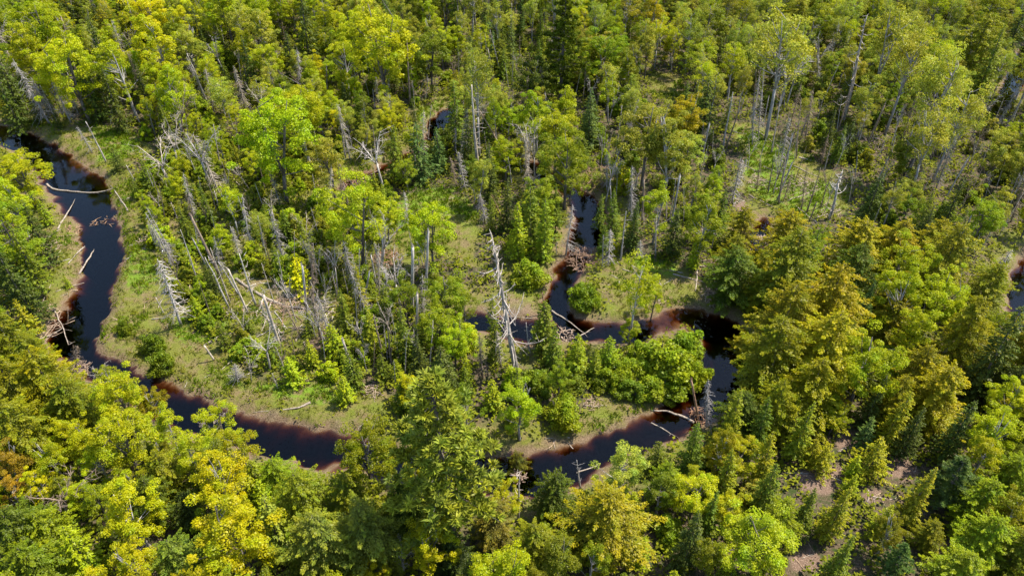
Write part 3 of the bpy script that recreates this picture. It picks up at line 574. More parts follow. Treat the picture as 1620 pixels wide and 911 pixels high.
# ---------------------------------------------------------------- trees one can pick out, by crown middle and width in the picture
Y, G, Lm, FG, MG, GO, OR, PG, PO, OL, HO, DG, DE, BG, GG, BR = ('yellow', 'yellow-green', 'lime', 'fresh green', 'mid green', 'gold', 'orange', 'pale green', 'pale olive', 'olive', 'golden olive', 'dark green', 'deep green', 'blue-green', 'grey-green', 'brown-green')
HAND = [
 # near bank, lower edge
 ('H',25,625,100,OL),('H',80,612,105,HO),('H',120,650,95,OL),('H',40,690,110,OL),('M',187,640,84,G),('M',196,695,96,G,1,'yellow-green tree leaning over the near bank below the big bend'),('M',236,636,52,GO,1,'small gold-leaved tree at the water edge beside the yellow-green tree'),
 ('M',90,728,64,G),('M',8,735,66,OR,1,'orange-leaved tree at the very edge, low on the near bank'),('M',20,780,50,OR),('M',342,672,66,G,1,'yellow-green tree with a white forked trunk standing against the dark stream'),('M',300,712,74,G),('M',378,712,66,GO,1,'gold-leaved tree at the stream edge right of the white-forked one'),
 ('M',352,768,96,Y),('M',372,850,135,Y,.9,'largest bright yellow round-crowned tree at the bottom edge'),('M',208,812,105,Y,1,'yellow tree beside the brown leafless tree on the near bank'),('M',215,890,85,Y,1,'yellow tree with white bare twigs in its top at the bottom edge'),
 ('H',30,860,115,DE),('H',82,850,90,FG),('F',130,880,80,FG),('H',60,905,100,MG),('H',483,800,105,MG),('H',505,870,125,GG),('H',440,760,70,FG),('H',285,890,85,GG),('H',240,792,75,DE),('H',262,752,75,OL),('H',300,810,60,DG),('M',170,610,50,G),('F',435,845,90,GG),
 ('M',573,705,100,HO,1.25,'dull gold tree whose crown covers the stream where it vanishes'),('P',705,712,225,GG,.95,'huge grey-green pine filling the near bank at the middle'),('P',683,640,135,GG,.85),('M',653,622,48,Y),('M',823,645,74,Lm,1,'bright lime tree between the huge pine and the round shrub'),
 ('H',822,700,54,BR,1.7,'narrow brown-green conifer standing in front of the stream edge'),('M',800,785,52,G),('M',675,868,84,Y,1,'bright yellow-lime tree at the bottom edge below the huge pine'),('H',583,855,125,GG),('H',555,790,90,OL),('H',640,800,80,DE),('H',780,830,74,BR),('H',850,872,84,OL),('H',720,880,70,DG),('M',590,900,50,Y),
 ('H',960,830,138,HO,.8,'big golden olive feathery tree on the near bank by the bottom edge'),('M',985,738,86,PG,.9,'pale green leafy tree at the near water edge'),('H',875,785,74,DE),('A',1060,838,66,FG),('H',915,850,60,DE),('M',1045,780,60,MG),
 # lower corner of young spruces
 ('S',1097,712,48,DE),('S',1157,668,56,MG),('S',1203,678,54,DE),('S',1265,690,58,MG),('S',1150,755,54,OL),('S',1213,730,52,OL),('S',1212,780,58,DE),('S',1273,815,48,DE),('S',1320,818,56,OL),('S',1327,892,60,DE),('F',1303,728,40,OL),('F',1383,728,52,OL),('F',1370,688,40,BG),('S',1413,668,52,OL),('F',1285,718,34,OL),('F',1350,745,34,FG),('F',1345,770,30,FG),
 ('M',1100,782,76,Y,.85,'yellow rounded tree among the young spruces by the bottom edge'),('M',1190,850,118,G,.75,'broad yellow-green round tree near the bottom edge among spruces'),('M',1322,660,42,Lm),('H',1278,627,100,GO),('H',1480,632,108,GO,.9),('P',1507,762,88,BG,.75,'blue-green pine at the edge of the spruce clearing'),
 ('M',1574,690,86,G,1,'tall yellow-green tree near the far edge below the golden conifers'),('M',1602,640,70,G),('M',1600,815,78,GO),('H',1547,800,80,FG),('M',1405,845,60,HO),('P',1420,885,60,BG,.8),('S',1450,790,60,OL),('S',1120,815,50,DE),('S',1090,860,60,DG),('H',1560,860,90,FG),('H',1470,850,50,OL),('F',1395,825,44,FG),('H',1600,880,80,MG),('S',1380,640,50,DG),('S',1440,690,50,DG),('S',1510,690,60,DG),
 # golden conifers by the shaded reach
 ('H',1243,380,80,GO,.85),('H',1353,398,98,HO,.75),('H',1417,392,70,GO,.9),('H',1247,440,118,OL),('H',1307,492,122,GO,1,'golden-tipped conifer, topmost of the cluster beside the shaded reach'),('H',1237,520,118,HO),('H',1228,575,118,HO),('H',1300,565,128,GO),('H',1200,468,58,OL),('H',1180,520,60,HO),
 ('M',1423,420,74,Lm,1.1,'lime-yellow slender tree between the golden conifers, upper'),('M',1425,478,84,G,1.1),('M',1487,472,76,G),('M',1372,575,104,Lm,1,'lime-yellow tree in front of the golden conifers'),('S',1368,490,38,BG,1.1,'thin blue-green spruce wedged between gold conifers and lime trees'),('H',1490,420,104,OL),('H',1553,470,80,OL),('H',1523,535,92,HO,1.2),('H',1450,594,86,HO),('S',1573,570,80,DG),('H',1600,620,70,DG),('H',1410,520,70,HO),('H',1350,440,80,DE),
 ('M',1112,356,76,FG,1,'fresh green round tree on the far bank above the elbow'),('H',1173,364,56,HO),('S',1100,404,30,FG),('S',1377,325,46,DG),('M',1437,330,46,FG),('M',1557,347,62,FG),('S',1500,340,50,DG),
 # middle
 ('M',560,338,104,Lm,1,'yellow-green spreading tree with a pale forked trunk in mid valley'),('M',681,366,78,Lm,1,'light green tree standing alone in the middle glade'),('M',640,466,62,FG),('M',702,468,74,FG),('M',690,520,64,FG),('M',718,542,56,Lm),('M',735,490,50,MG),('M',610,340,46,G),
 ('S',567,470,44,OL),('S',607,495,44,DE),('S',640,540,50,DE),('S',585,530,40,MG),('S',545,500,40,DE),('S',665,580,50,DG),('F',560,590,46,DE),('F',700,590,60,DG),
 ('A',836,432,64,FG,1,'fresh green low shrub by the stream fork on the grassy side'),('A',925,466,58,FG,1.25,'dense round shrub beside the water inside the stream fork'),
 ('S',840,350,56,DE),('S',820,375,46,FG),('S',862,368,50,MG),('M',855,320,60,FG),('M',905,270,56,FG),('S',800,330,40,DG),('S',880,335,36,DE),
 ('S',860,522,62,DE,.7,'dark conifer standing at the water edge beside the great silver snag'),('F',875,558,56,DE),('F',912,568,50,MG),('F',940,580,40,MG),('F',963,565,44,FG),('A',1010,585,54,FG),('A',1060,575,96,FG,1.2,'largest dome shaped green shrub, on the tip of the inner bank'),('A',1085,548,70,FG,1.2),('A',1098,585,62,FG,1.3),('A',985,585,60,FG,1.3),('A',1015,560,54,FG,1.2),('A',1000,615,54,MG),('A',965,600,50,FG,1.2),('A',1062,612,60,FG),('A',1035,610,60,FG),('A',890,650,72,FG,1.1,'round green shrub on the inner bank, next to the lime tree'),('A',850,600,60,MG),('A',905,605,50,MG),('A',950,600,46,MG),
 ('B',1008,446,72,Lm,1.2,'light tree with a white trunk standing at the stream elbow'),('M',1000,520,34,Lm),('M',1035,470,40,Lm),
 ('S',970,350,42,DE),('M',1040,333,62,Lm),('S',1000,365,40,DG),('S',1065,370,40,DG),('S',950,330,30,DE),
 # point bar
 ('A',195,516,27,MG,1.7,'small round green bush alone on the bare point bar'),('A',240,543,42,MG,1.5,'oval green bush on the point bar, upper half of the pair'),('A',252,570,46,MG,1.5,'oval green bush on the point bar, lower half of the pair'),
 ('F',390,512,30,DE),('F',431,555,34,DE),('F',310,490,28,FG),('F',408,550,26,FG),('F',490,514,26,DE),('F',494,562,34,FG),('F',528,540,38,FG),('F',330,440,26,DE),('F',300,415,26,FG),('S',337,442,30,DG),('S',327,330,34,DE),('S',292,360,30,DE),('S',480,380,34,MG),('F',475,440,40,G),('F',460,590,34,FG),('F',545,620,36,FG),('F',185,257,24,DG),('F',90,192,18,DG),('F',55,180,26,DG),('F',232,283,34,DE),('F',215,300,26,DE),
 # left bank
 ('M',33,276,88,G,.68,'yellow-green round tree at the water edge on the far left bank'),('M',20,375,86,FG),('M',20,325,70,G),('S',46,420,60,DE),('S',30,458,62,DG),('S',60,375,50,DG),('H',20,545,80,OL),('F',40,505,40,OL),('F',105,445,14,FG),('F',70,340,28,FG),('S',15,430,50,DG),('H',55,570,70,OL),
 # across the top
 ('S',480,45,56,DG,1.35,'tall dark spruce rising above the yellow-green trees near the top'),('P',890,62,92,DE,1.1,'tall dark green pine reaching the top edge near the middle'),('M',842,125,66,DE),('B',755,132,66,PO,1.3,'olive birch with a long pale trunk above the upper channel'),('M',600,70,105,G),('M',560,55,70,G),('M',680,85,66,MG),('M',545,100,60,G),
 ('M',240,30,66,Y),('M',255,75,76,G),('M',65,45,80,Lm),('M',50,85,70,G),('M',355,20,70,Lm),('M',295,78,56,PG),('M',420,60,60,PG),('M',425,95,50,G),('M',535,35,40,Y),('M',270,150,70,G),('M',110,110,90,G),('M',190,110,80,G),('M',430,215,120,Lm,1,'broad lime-green leafy mass in mid valley beyond the point bar'),('M',470,180,90,G),('M',520,260,70,PO),('M',480,50,30,G),
 ('S',663,247,50,BG,.85,'blue-green bushy spruce beside the upper channel'),('S',697,242,32,BG),('S',623,250,42,DE),('S',657,190,26,DG),('S',775,282,46,DG),('S',720,190,44,DE),('S',740,230,36,DG),('M',850,182,66,Lm),('M',880,205,70,G),('M',897,255,84,FG),('S',933,195,44,BG),('M',1025,215,96,PO),('M',1060,238,90,PO),('M',1085,190,60,GO),('M',960,90,66,FG),('M',1000,110,50,OL),
 ('B',1247,70,104,PG,1,'pale green many-stemmed birch against dark forest near the top'),('B',1490,140,96,PG,1.1,'pale silvery green birch standing out of the olive forest'),('B',1440,100,80,PO),('B',1520,180,80,PG),('M',1290,40,60,OL),('B',1400,60,80,PO),('M',1550,40,80,HO),('H',1540,90,90,OL),('S',1560,120,60,DE),('M',1030,30,60,GO),('M',1120,40,60,OL),('S',1600,60,50,DG),('B',1480,215,80,PO),('M',1440,250,60,OL),('M',1580,240,60,PO),
 ('S',165,90,50,DG),('S',140,150,44,DG),('S',180,165,44,DG),('S',230,150,40,DG),('S',15,140,50,DG),('S',15,165,40,DG),('S',265,205,34,DE),('S',395,110,40,DG),
]
for e in HAND:
    code, cx, cy, w, c = e[:5]
    plant_px(code, cx, cy, w, c, *(e[5:6] or (1.0,)), label=e[6] if len(e) > 6 else None)

# dead standing trees: kind, foot and tip in the picture, tone, thickness, label
SN = [
 ('spruce',78,196,18,95,'grey'),('spruce',88,188,48,122,'grey'),('spruce',112,194,76,112,'grey'),('pole',222,196,209,163,'silver'),('pole',168,257,135,193,'silver'),('spruce',146,242,120,200,'grey'),
 ('fork',277,306,238,222,'pale',1.2),('fork',285,280,268,188,'pale'),('fork',338,306,298,198,'grey',1.1),('pole',217,294,199,262,'silver'),('fork',492,266,466,168,'silver',1.1),('fork',395,300,365,258,'pale'),
 ('pole',223,74,215,48,'silver'),('pole',193,26,184,6,'silver'),('pole',330,168,299,82,'pale',.8),('pole',175,198,176,166,'silver',.8),('stub',34,180,22,158,'silver',.7),
 ('pole',650,167,650,62,'brown'),('stub',780,117,772,78,'pale',.8),('pole',757,272,751,138,'pale',1.1),('pole',672,163,679,123,'pale',.8),('pole',677,223,683,167,'pale',.9),('pole',797,242,738,150,'brown',.7),('pole',595,190,589,142,'silver',.8),
 ('fork',608,302,581,214,'silver',1.2),('spruce',737,301,724,238,'grey',1),('spruce',722,296,712,248,'brown'),('pole',810,297,801,249,'silver',.8),('spruce',835,297,832,214,'pale',.8),('pole',863,240,871,178,'silver'),('spruce',960,304,960,240,'grey',1.1),('spruce',952,300,945,252,'brown',1),('pole',822,94,822,58,'brown'),('pole',843,114,837,82,'brown',.7),
 ('pole',960,250,968,203,'pale',.7),('pole',997,82,997,32,'brown',.8),('fork',1005,300,1012,258,'grey'),('pole',600,280,590,200,'brown',.7),
 ('pole',1143,237,1161,148,'silver'),('pole',1148,235,1175,158,'brown'),('pole',1203,178,1209,108,'silver',.9),('pole',1190,182,1200,108,'brown',.8),('fork',1231,178,1258,75,'silver',1.2,'forked silver birch skeleton against the dark forest near the top'),('spruce',1247,211,1268,132,'brown',.8),('spruce',1272,231,1285,140,'brown',.8,),
 ('pole',1390,250,1405,212,'silver',.7),('pole',1408,252,1418,212,'silver',.7),('spruce',1299,258,1311,212,'brown',.9),
 ('pole',1232,323,1248,250,'brown',1),('spruce',1197,302,1204,250,'brown',.7),('pole',1215,306,1227,250,'dark',.8),('spruce',1268,333,1278,261,'brown',.7),('pole',1276,336,1294,264,'brown',.9),('stub',1280,350,1292,320,'brown',.7),('spruce',1158,322,1175,250,'grey',1.1),('spruce',1165,300,1182,250,'grey',.9),('pole',1353,280,1359,239,'grey',.7),('spruce',1240,318,1254,268,'brown',.8),
 ('pole',1387,294,1418,252,'silver',.6),('pole',1445,285,1465,205,'brown',.9),('pole',1425,290,1442,240,'dark',1),('spruce',1574,202,1612,138,'grey',1),('spruce',1588,205,1622,150,'grey',.8),('stub',1548,178,1551,168,'silver',.6),('fork',1460,220,1475,165,'silver',.9),
 ('spruce',263,404,232,350,'silver',.8),('pole',362,487,327,402,'silver',.9),('pole',375,515,366,487,'silver',.7),('pole',405,482,384,398,'silver',1),('pole',377,466,349,412,'grey',1.2),('spruce',352,440,338,372,'grey',.7),('stub',444,552,416,467,'pale',1.0,'thick pale snapped trunk standing over the long fallen log'),('pole',311,441,282,362,'silver',.7),('pole',285,357,271,321,'pale',.9),('pole',346,330,339,303,'silver',1),
 ('pole',502,445,498,383,'silver',.7),('pole',534,468,526,430,'silver',.8),('fork',428,585,416,522,'silver',1.1,'white forked dead tree on the point bar beside dark firs'),('fork',398,604,395,562,'pale',.7),('pole',456,598,436,548,'silver',.7),('pole',500,535,490,496,'silver',.7),('pole',467,568,459,530,'brown',.6),('spruce',377,603,371,576,'grey',1.1,'little grey dead spruce on the lower point bar'),('stub',202,332,182,302,'pale',.6),('stub',260,497,246,471,'pale',.5),('stub',339,570,323,547,'pale',.9,'leaning pale stump alone on the point bar grass'),('pole',440,615,430,590,'silver',.6),
 ('stub',563,601,542,536,'pale',1),('pole',609,575,592,498,'brown',1.1),('pole',620,578,618,505,'brown',1.1),('fork',602,441,613,346,'grey',.8),('pole',580,436,580,384,'silver'),('spruce',647,362,639,302,'silver',.8),('spruce',768,352,757,306,'grey',1.3),('pole',797,351,776,308,'orange',.8),('pole',804,365,806,322,'silver',.7),
 ('spruce',895,405,906,324,'silver',1.0,'silver dead spruce leaning over the narrow channel upstream of the fork'),('spruce',962,421,966,362,'silver',1.1),('pole',982,412,991,335,'grey',.9),('pole',1037,405,1039,343,'silver',.9),('pole',880,402,881,382,'silver',.6),('pole',953,425,954,372,'grey',.8),('stub',861,495,858,463,'orange',.6,'orange-brown broken stub at the stream fork'),('pole',839,560,837,510,'grey',1),('spruce',793,580,786,522,'pale',.8),('spruce',764,600,758,530,'brown',.9),('fork',655,455,645,418,'silver',.9),('spruce',1012,410,1013,380,'grey',.8),
 ('pole',1373,375,1394,322,'silver',.7),('spruce',1583,422,1602,395,'silver',1),('pole',1540,402,1553,368,'grey',.7),('spruce',1483,590,1504,538,'silver',.7),('pole',1522,372,1532,330,'brown',.8),('pole',1518,412,1545,352,'brown',.9),
 ('stub',1105,664,1094,600,'orange',.9,'orange-brown dead trunk standing in the stream by the inner bank tip'),('spruce',1118,676,1120,600,'grey',.8,'thin grey dead spruce in the water beside the orange trunk'),('pole',918,772,913,728,'grey',1,'grey dead pole standing in the near stream reach'),('pole',820,822,817,745,'pale',1),
 ('fork',108,828,98,760,'brown',1.3,'brown leafless bushy tree among green conifers on the near bank'),('spruce',122,600,120,545,'brown',1.1),('fork',165,608,155,580,'silver',.8),('fork',340,705,334,655,'pale',1),('fork',640,905,633,870,'silver',.8),('fork',215,905,208,872,'pale',1),
]

# thin dead stems of the flooded belts, where the picture is full of them
dr = random.Random(31); BSN = []
BELT = [[(215,300),(330,290),(520,330),(560,430),(540,560),(420,520),(330,470),(260,400)], OPENBELT, OPENBELT, [(520,130),(900,80),(1000,300),(930,330),(800,300),(640,260),(540,230)], [(1120,120),(1420,120),(1480,240),(1400,330),(1340,250),(1200,190)],
 [(1160,180),(1260,215),(1360,300),(1340,345),(1230,335),(1150,300)], [(530,440),(660,400),(740,560),(640,620),(560,600)], [(1400,200),(1600,180),(1600,420),(1480,400),(1400,330)], [(200,60),(520,80),(520,230),(300,260),(200,180)], [(930,230),(1150,220),(1160,400),(960,380)], [(560,130),(900,90),(1000,250),(700,260)], [(-10,90),(130,100),(140,200),(-10,190)]]
while len(BSN) < 360:
    p = dr.choice(BELT); xs = [a for a, _ in p]; ys = [b for _, b in p]
    a, b = dr.uniform(min(xs), max(xs)), dr.uniform(min(ys), max(ys))
    if not inpoly(np.array([a]), np.array([b]), p)[0] or stream_sd(*[[q] for q in at(a, b)[:2]])[0] < .8: continue
    g = at(a, b, 0); thin = len(BSN) >= 155; h = dr.uniform(3.5, 7.5) if thin else dr.uniform(4.5, 10); tx, ty, _ = proj(g.x+dr.gauss(0, .10)*h, g.y, h)
    BSN.append((dr.choice(['pole', 'pole', 'fork'] if thin else ['pole', 'spruce', 'fork', 'spruce', 'stub']), a, b, tx, ty, dr.choice(['silver', 'grey', 'grey', 'pale', 'brown']), dr.uniform(.45, .65) if thin else dr.uniform(.6, .9), 'bare_stem' if thin else 'dead_tree'))
# points of the picked-out snags and trees that no filling tree may stand in front of
KEEP = []
for q in BSN:
    yb = at(q[1], q[2], 0).y
    for f in (.6, .85): KEEP.append((q[1]+(q[3]-q[1])*f, q[2]+(q[4]-q[2])*f, yb))
for q in SN:
    yb = at(q[1], q[2], 0).y
    for f in (.4, .55, .7, .85, 1.0): KEEP.append((q[1]+(q[3]-q[1])*f, q[2]+(q[4]-q[2])*f, yb))
for (ax_, ay_, bx_, by_) in ((818,590,777,370),(1332,194,1374,28),(1311,345,1333,272),(287,516,250,410)):
    yb = at(ax_, ay_, 0).y
    for f in (.15, .3, .5, .7, .85, 1): KEEP.append((ax_+(bx_-ax_)*f, ay_+(by_-ay_)*f, yb))
for e, (x, y, r) in zip(HAND, PLACED): KEEP.append((e[1], e[2], y)); KEEP.append((e[1], e[2]-e[3]*.3, y))
KEEP = np.array(KEEP)
def covers(x, y, h, w):
    a, b, dep = proj(x, y, h*.6); k = FPX/dep
    return bool(np.any((((KEEP[:, 0]-a)/(w*.5*k))**2 + ((KEEP[:, 1]-b)/(h*.4*k))**2 < 1) & (KEEP[:, 2] > y-.3)))

# ---------------------------------------------------------------- the rest of the forest, tree by tree
def zone(px, py):
    if py < 330:
        if px < 560: return [('M', .54, [G, G, Lm, Lm, FG, PG, Y, MG, G]), ('S', .16, [DG, DE, DE]), ('F', .08, [DE, OL]), ('B', .19, [PG, G, PO]), ('H', .03, [OL, HO])]
        if px < 1000: return [('M', .34, [G, Lm, FG, MG, PG, PO]), ('S', .27, [DE, DE, BG, MG]), ('F', .08, [DE, MG]), ('B', .26, [PO, G, PG]), ('H', .05, [OL, HO])]
        return [('M', .22, [PO, PG, FG, G]), ('S', .20, [DG, DE, DE]), ('B', .48, [PO, PG, PG, G]), ('H', .10, [OL, HO])]
    if px > 1140 and py < 620: return [('H', .45, [GO, HO, OL, DE]), ('M', .2, [Lm, G, FG]), ('S', .25, [DG, DE]), ('B', .1, [PO])]
    if px > 1040: return [('S', .35, [DE, OL, MG]), ('F', .25, [OL, FG, DE]), ('H', .24, [OL, HO, FG, DE]), ('M', .16, [G, GO, HO, FG])]
    if py > 600: return [('H', .36, [OL, FG, MG, GG, HO]), ('M', .2, [G, Y, FG, OL]), ('F', .24, [FG, MG, DE]), ('S', .2, [DG, DE])]
    return [('S', .40, [DE, DG, MG, OL]), ('F', .18, [DE, FG]), ('M', .24, [FG, Lm, G]), ('B', .12, [PO, PG]), ('H', .06, [OL])]
GRID = {}
for x, y, r in PLACED: GRID.setdefault((int(x//6), int(y//6)), []).append((x, y, r))
def clear(x, y, r, k):
    gx, gy = int(x//6), int(y//6)
    for i in range(gx-1, gx+2):
        for j in range(gy-1, gy+2):
            for (a, b, q) in GRID.get((i, j), ()):
                if (a-x)**2+(b-y)**2 < (k*(r+q))**2: return False
    return True
UCOL, UCOL_R = [FG, MG, G, Lm, OL, FG], [OL, MG, FG, HO, PO]
HEIGHT = {'U': (2.4, 5), 'Q': (6.5, 11), 'M': (6, 9.8), 'B': (7.5, 12), 'S': (5.5, 10.5), 'F': (3, 6), 'H': (6.5, 11), 'P': (16, 20)}
fr = random.Random(77)
cand = np.column_stack([np.random.default_rng(5).uniform(-128, 128, 60000), np.random.default_rng(6).uniform(25, 188, 60000)])
csd = stream_sd(cand[:, 0], cand[:, 1]); cmead = anypoly(cand[:, 0], cand[:, 1], MEADOW_G + BARE_G)
for pas, (x, y), sd, md in [(q, *r) for q in (0, 1) for r in zip(cand, csd, cmead)]:
    if sd < 1.4 or md: continue
    px, py, dep = proj(x, y, 6)
    if not (-70 < px < 1690 and -40 < py < 990): continue
    zs = zone(px, py)
    wt = [q[1]*max(.08, min(2.2, 4*float(fbm(x*.045, y*.045, 60+'MBSFH'.index(q[0]), 2))-1.2)) for q in zs]
    code, _, cols = fr.choices(zs, wt)[0]
    belt = inpoly(np.array([x]), np.array([y]), BELT_G[0])[0]
    if belt: code, cols = fr.choice([('F', [DE, FG, MG]), ('U', [FG, Lm, OL]), ('S', [DE, MG, OL]), ('B', [PG, Lm]), ('B', [PO, G]), ('Q', [Lm, G, FG]), ('M', [Lm, G]), ('U', [OL, FG])])
    if code == 'M' and fr.random() < .5: code = 'Q'
    if pas: code, cols = 'U', (UCOL_R if px > 1000 else UCOL)
    if COUNT.get(code, 0) >= 292: continue
    h = fr.uniform(*HEIGHT[code])*(.72+.56*float(fbm(x*.05, y*.05, 71, 2)))
    if py > 560 and code in 'MH': h *= .9
    w = h/PROTO[code]['h']*PROTO[code]['w']*(fr.uniform(.78, 1.25) if code in 'SFH' else fr.uniform(.82, 1.12))
    if belt: h *= .8; w *= .85
    if not clear(x, y, w/2, (.62 if code not in 'FU' else .46)*(1.28 if belt else 1)): continue
    if covers(x, y, h, w): continue
    tx, ty = [], []
    for zz, s in ((0, 0), (.3, 0), (.3, .42), (.3, -.42), (.6, 0), (.6, .42), (.6, -.42), (.85, 0), (1, 0)):
        a, b, _ = proj(x+s*w, y, zz*h); tx.append(a); ty.append(b)
    hit = anypoly(np.array(tx), np.array(ty), VIS)
    if hit.any():
        if hit.sum() > 2 or fr.random() > .0: continue
    plant(code, x, y, h, w, fr.choice(cols), rs=fr)
    GRID.setdefault((int(x//6), int(y//6)), []).append((x, y, w/2))
print('trees', COUNT, len(PLACED))

# ---------------------------------------------------------------- dead standing trees: foot and tip in the picture
DEADNOUN = {'Q': 'slender poplar', 'U': 'leafy sapling', 'spruce': 'dead spruce with drooping fine twigs', 'pole': 'bare dead pole with short stubs', 'stub': 'snapped off dead trunk', 'fork': 'leafless forked tree', 'pine': 'big dead snag with long limbs'}
RNG2 = random.Random(98)
def snag(kind, bx, by, tx, ty, tone='grey', thick=1.0, label=None, spread=1.0, rs=RNG, name='dead_tree'):
    g = at(bx, by, 0); z = gz(g.x, g.y); g = at(bx, by, z)
    d = at(tx, ty, 0) - Vector((0, 0, CAMZ)); top = Vector((0, 0, CAMZ)) + d*(g.y/d.y)
    ax = top - g; L = ax.length
    tones = {'grey': (.95, .95, .97), 'silver': (1.25, 1.22, 1.2), 'brown': (.72, .58, .46), 'pale': (1.3, 1.2, 1.08), 'dark': (.5, .47, .45), 'orange': (.95, .62, .4)}
    if label is None:
        noun = DEADNOUN[kind] if name == 'dead_tree' else 'thin bare stem'
        label = uniq(lambda a, b: f'{tone} {noun}, {where(a, b)}', (bx+tx)/2, (by+ty)/2)
    q = ax.to_track_quat('Z', 'Y') @ Euler((0, 0, rs.uniform(0, 6.28))).to_quaternion()
    o = thing(name, label, 'dead tree', g, 'dead standing trees' if name == 'dead_tree' else 'thin bare stems among the living trees')
    o.rotation_euler = q.to_euler(); s = L/10
    o.scale = (max(.55, s)*spread*thick, max(.55, s)*spread*thick, s)
    tm, cm = rs.choice(DEAD[kind])
    t = meshobj('trunk', tm, o); c = meshobj('crown', cm, o)
    b = rs.uniform(.85, 1.15)
    for m in (t, c): m.color = (*[k*b for k in tones[tone]], 1)
    return o
for s in SN: snag(*s[:5], tone=s[5], thick=s[6] if len(s) > 6 else 1.0, label=s[7] if len(s) > 7 else None)
for a in BSN: snag(*a[:6], thick=a[6], rs=RNG2, name=a[7])
def hero(label, bx, by, tx, ty, seed, n, tone, r0=.36, reach=.36, fmin=.25, wet=None):
    """a great snag: trunk and every large limb a mesh of its own"""
    rs = np.random.default_rng(seed)
    g = at(bx, by, 0); z = gz(g.x, g.y); g = at(bx, by, z)
    d = at(tx, ty, 0) - Vector((0, 0, CAMZ)); top = Vector((0, 0, CAMZ)) + d*(g.y/d.y); ax = top - g; h = ax.length
    o = thing('dead_tree', label, 'dead tree', g, 'dead standing trees'); o.rotation_euler = ax.to_track_quat('Z', 'Y').to_euler()
    tb = MB(); c = curve(np.array([0, 0, -.4]), np.array([0, 0, h]), 12, rs, .1)
    for k in range(12): c[k, 0] += .35*math.sin(k*.55)
    tb.tube(c, np.linspace(r0, .07, 12), 9)
    for k in range(26):
        q = c[rs.integers(2, 12)]; th = rs.uniform(0, 6.28); L = rs.uniform(.2, .8)
        tb.tube(np.array([q, q+np.array([math.cos(th)*L, math.sin(th)*L, rs.uniform(-.1, .3)])]), [.05, .012], 4, cap=False)
    t = meshobj('trunk', tb.mesh('snag_trunk', M_DEAD, True), o); t.color = (*tone, 1)
    for k in range(n):
        f = fmin + (.98-fmin)*(k+rs.uniform(0, .9))/n; s0 = np.array([np.interp(f*h, c[:, 2], c[:, 0]), np.interp(f*h, c[:, 2], c[:, 1]), f*h])
        th = rs.choice([0, math.pi]) + rs.normal()*.75; L = ((1.08-f)*.9+.12)*h*reach*rs.uniform(.45, 1.15)
        e = s0 + np.array([math.cos(th)*L, math.sin(th)*L, L*rs.uniform(-.1, .35)])
        b = MB(); c2 = curve(s0, e, 7, rs, .12, -.16*L); b.tube(c2, np.linspace(.085, .02, 7), 5)
        for q in range(4):
            a = c2[rs.integers(2, 7)]; b.tube(curve(a, a+unit((e-s0)/L*.7+rs.normal(size=3)*.7+np.array([0, 0, .4]))*L*.28, 3, rs, .06), [.028, .02, .01], 3, cap=False)
        br = meshobj('branch', b.mesh('snag_branch', M_DEAD, True), o); br.color = (*tone, 1)
hero('great silver snag with sweeping bare limbs in front of the stream fork', 818, 590, 777, 370, 3, 44, (.9, .85, .8), .35, .28)
hero('tall dark dead tree with pale crooked limbs rising among the far birches', 1332, 194, 1374, 28, 8, 20, (.85, .8, .76), .36, .24)
hero('silver white candelabra snag on the far grassy glade', 1311, 345, 1333, 272, 12, 10, (1.3, 1.27, 1.25), .24, .5, .45)
snag('spruce', 287, 516, 250, 410, 'silver', 1.15, 'silver grey dead spruce leaning out over the point bar grass')

# ---------------------------------------------------------------- fallen logs, root jams, twigs
def log(pts, r, label, tone=(.95, .87, .78), seed=0, twigs=5, lift=0.0):
    rs = np.random.default_rng(seed)
    P = []
    for px, py in pts:
        g = at(px, py, 0); z = max(gz(g.x, g.y), -.42) + r*.8 + lift; g = at(px, py, z); P.append((g.x, g.y, z))
    P = np.array(P); o0 = P[0].copy(); P = P - o0
    if len(P) == 2:
        n = 6; t = np.linspace(0, 1, n)[:, None]; P = P[0]*(1-t)+P[1]*t; P[1:-1, :2] += rs.normal(size=(n-2, 2))*.05*max(1, np.linalg.norm(P[-1])/5)
    
    if len(P) < 6: P = np.array(catmull(list(P), 4))
    P[1:-1] += rs.normal(size=(len(P)-2, 3))*np.array([.035, .035, .02]); P[:, 2] -= r*.45
    r *= .8; b = MB(); b.tube(P, np.linspace(r*1.05, r*.4, len(P))*rs.uniform(.85, 1.15, len(P)), 8)
    o = meshobj('fallen_log', b.mesh('fallen_log', M_DEAD if tone[0] > .8 else M_TWIG, True)); o.location = Vector(o0); o.color = (*tone, 1)
    o['label'] = label; o['category'] = 'log'; o['group'] = 'fallen logs'
    Ln = np.linalg.norm(P[-1]-P[0])
    for k in range(twigs):
        q = P[rs.integers(len(P)//2, len(P))]; d = unit((P[-1]-P[0])*.6/Ln + rs.normal(size=3)*.5 + np.array([0, 0, .25])); d[2] = abs(d[2])*.5
        tb = MB(); tb.tube(curve(q, q+d*Ln*rs.uniform(.08, .2), 4, rs, .04), np.linspace(r*.4, .012, 4), 4)
        w = meshobj('branch', tb.mesh('log_branch', M_DEAD, True), o); w.color = o.color
    return o
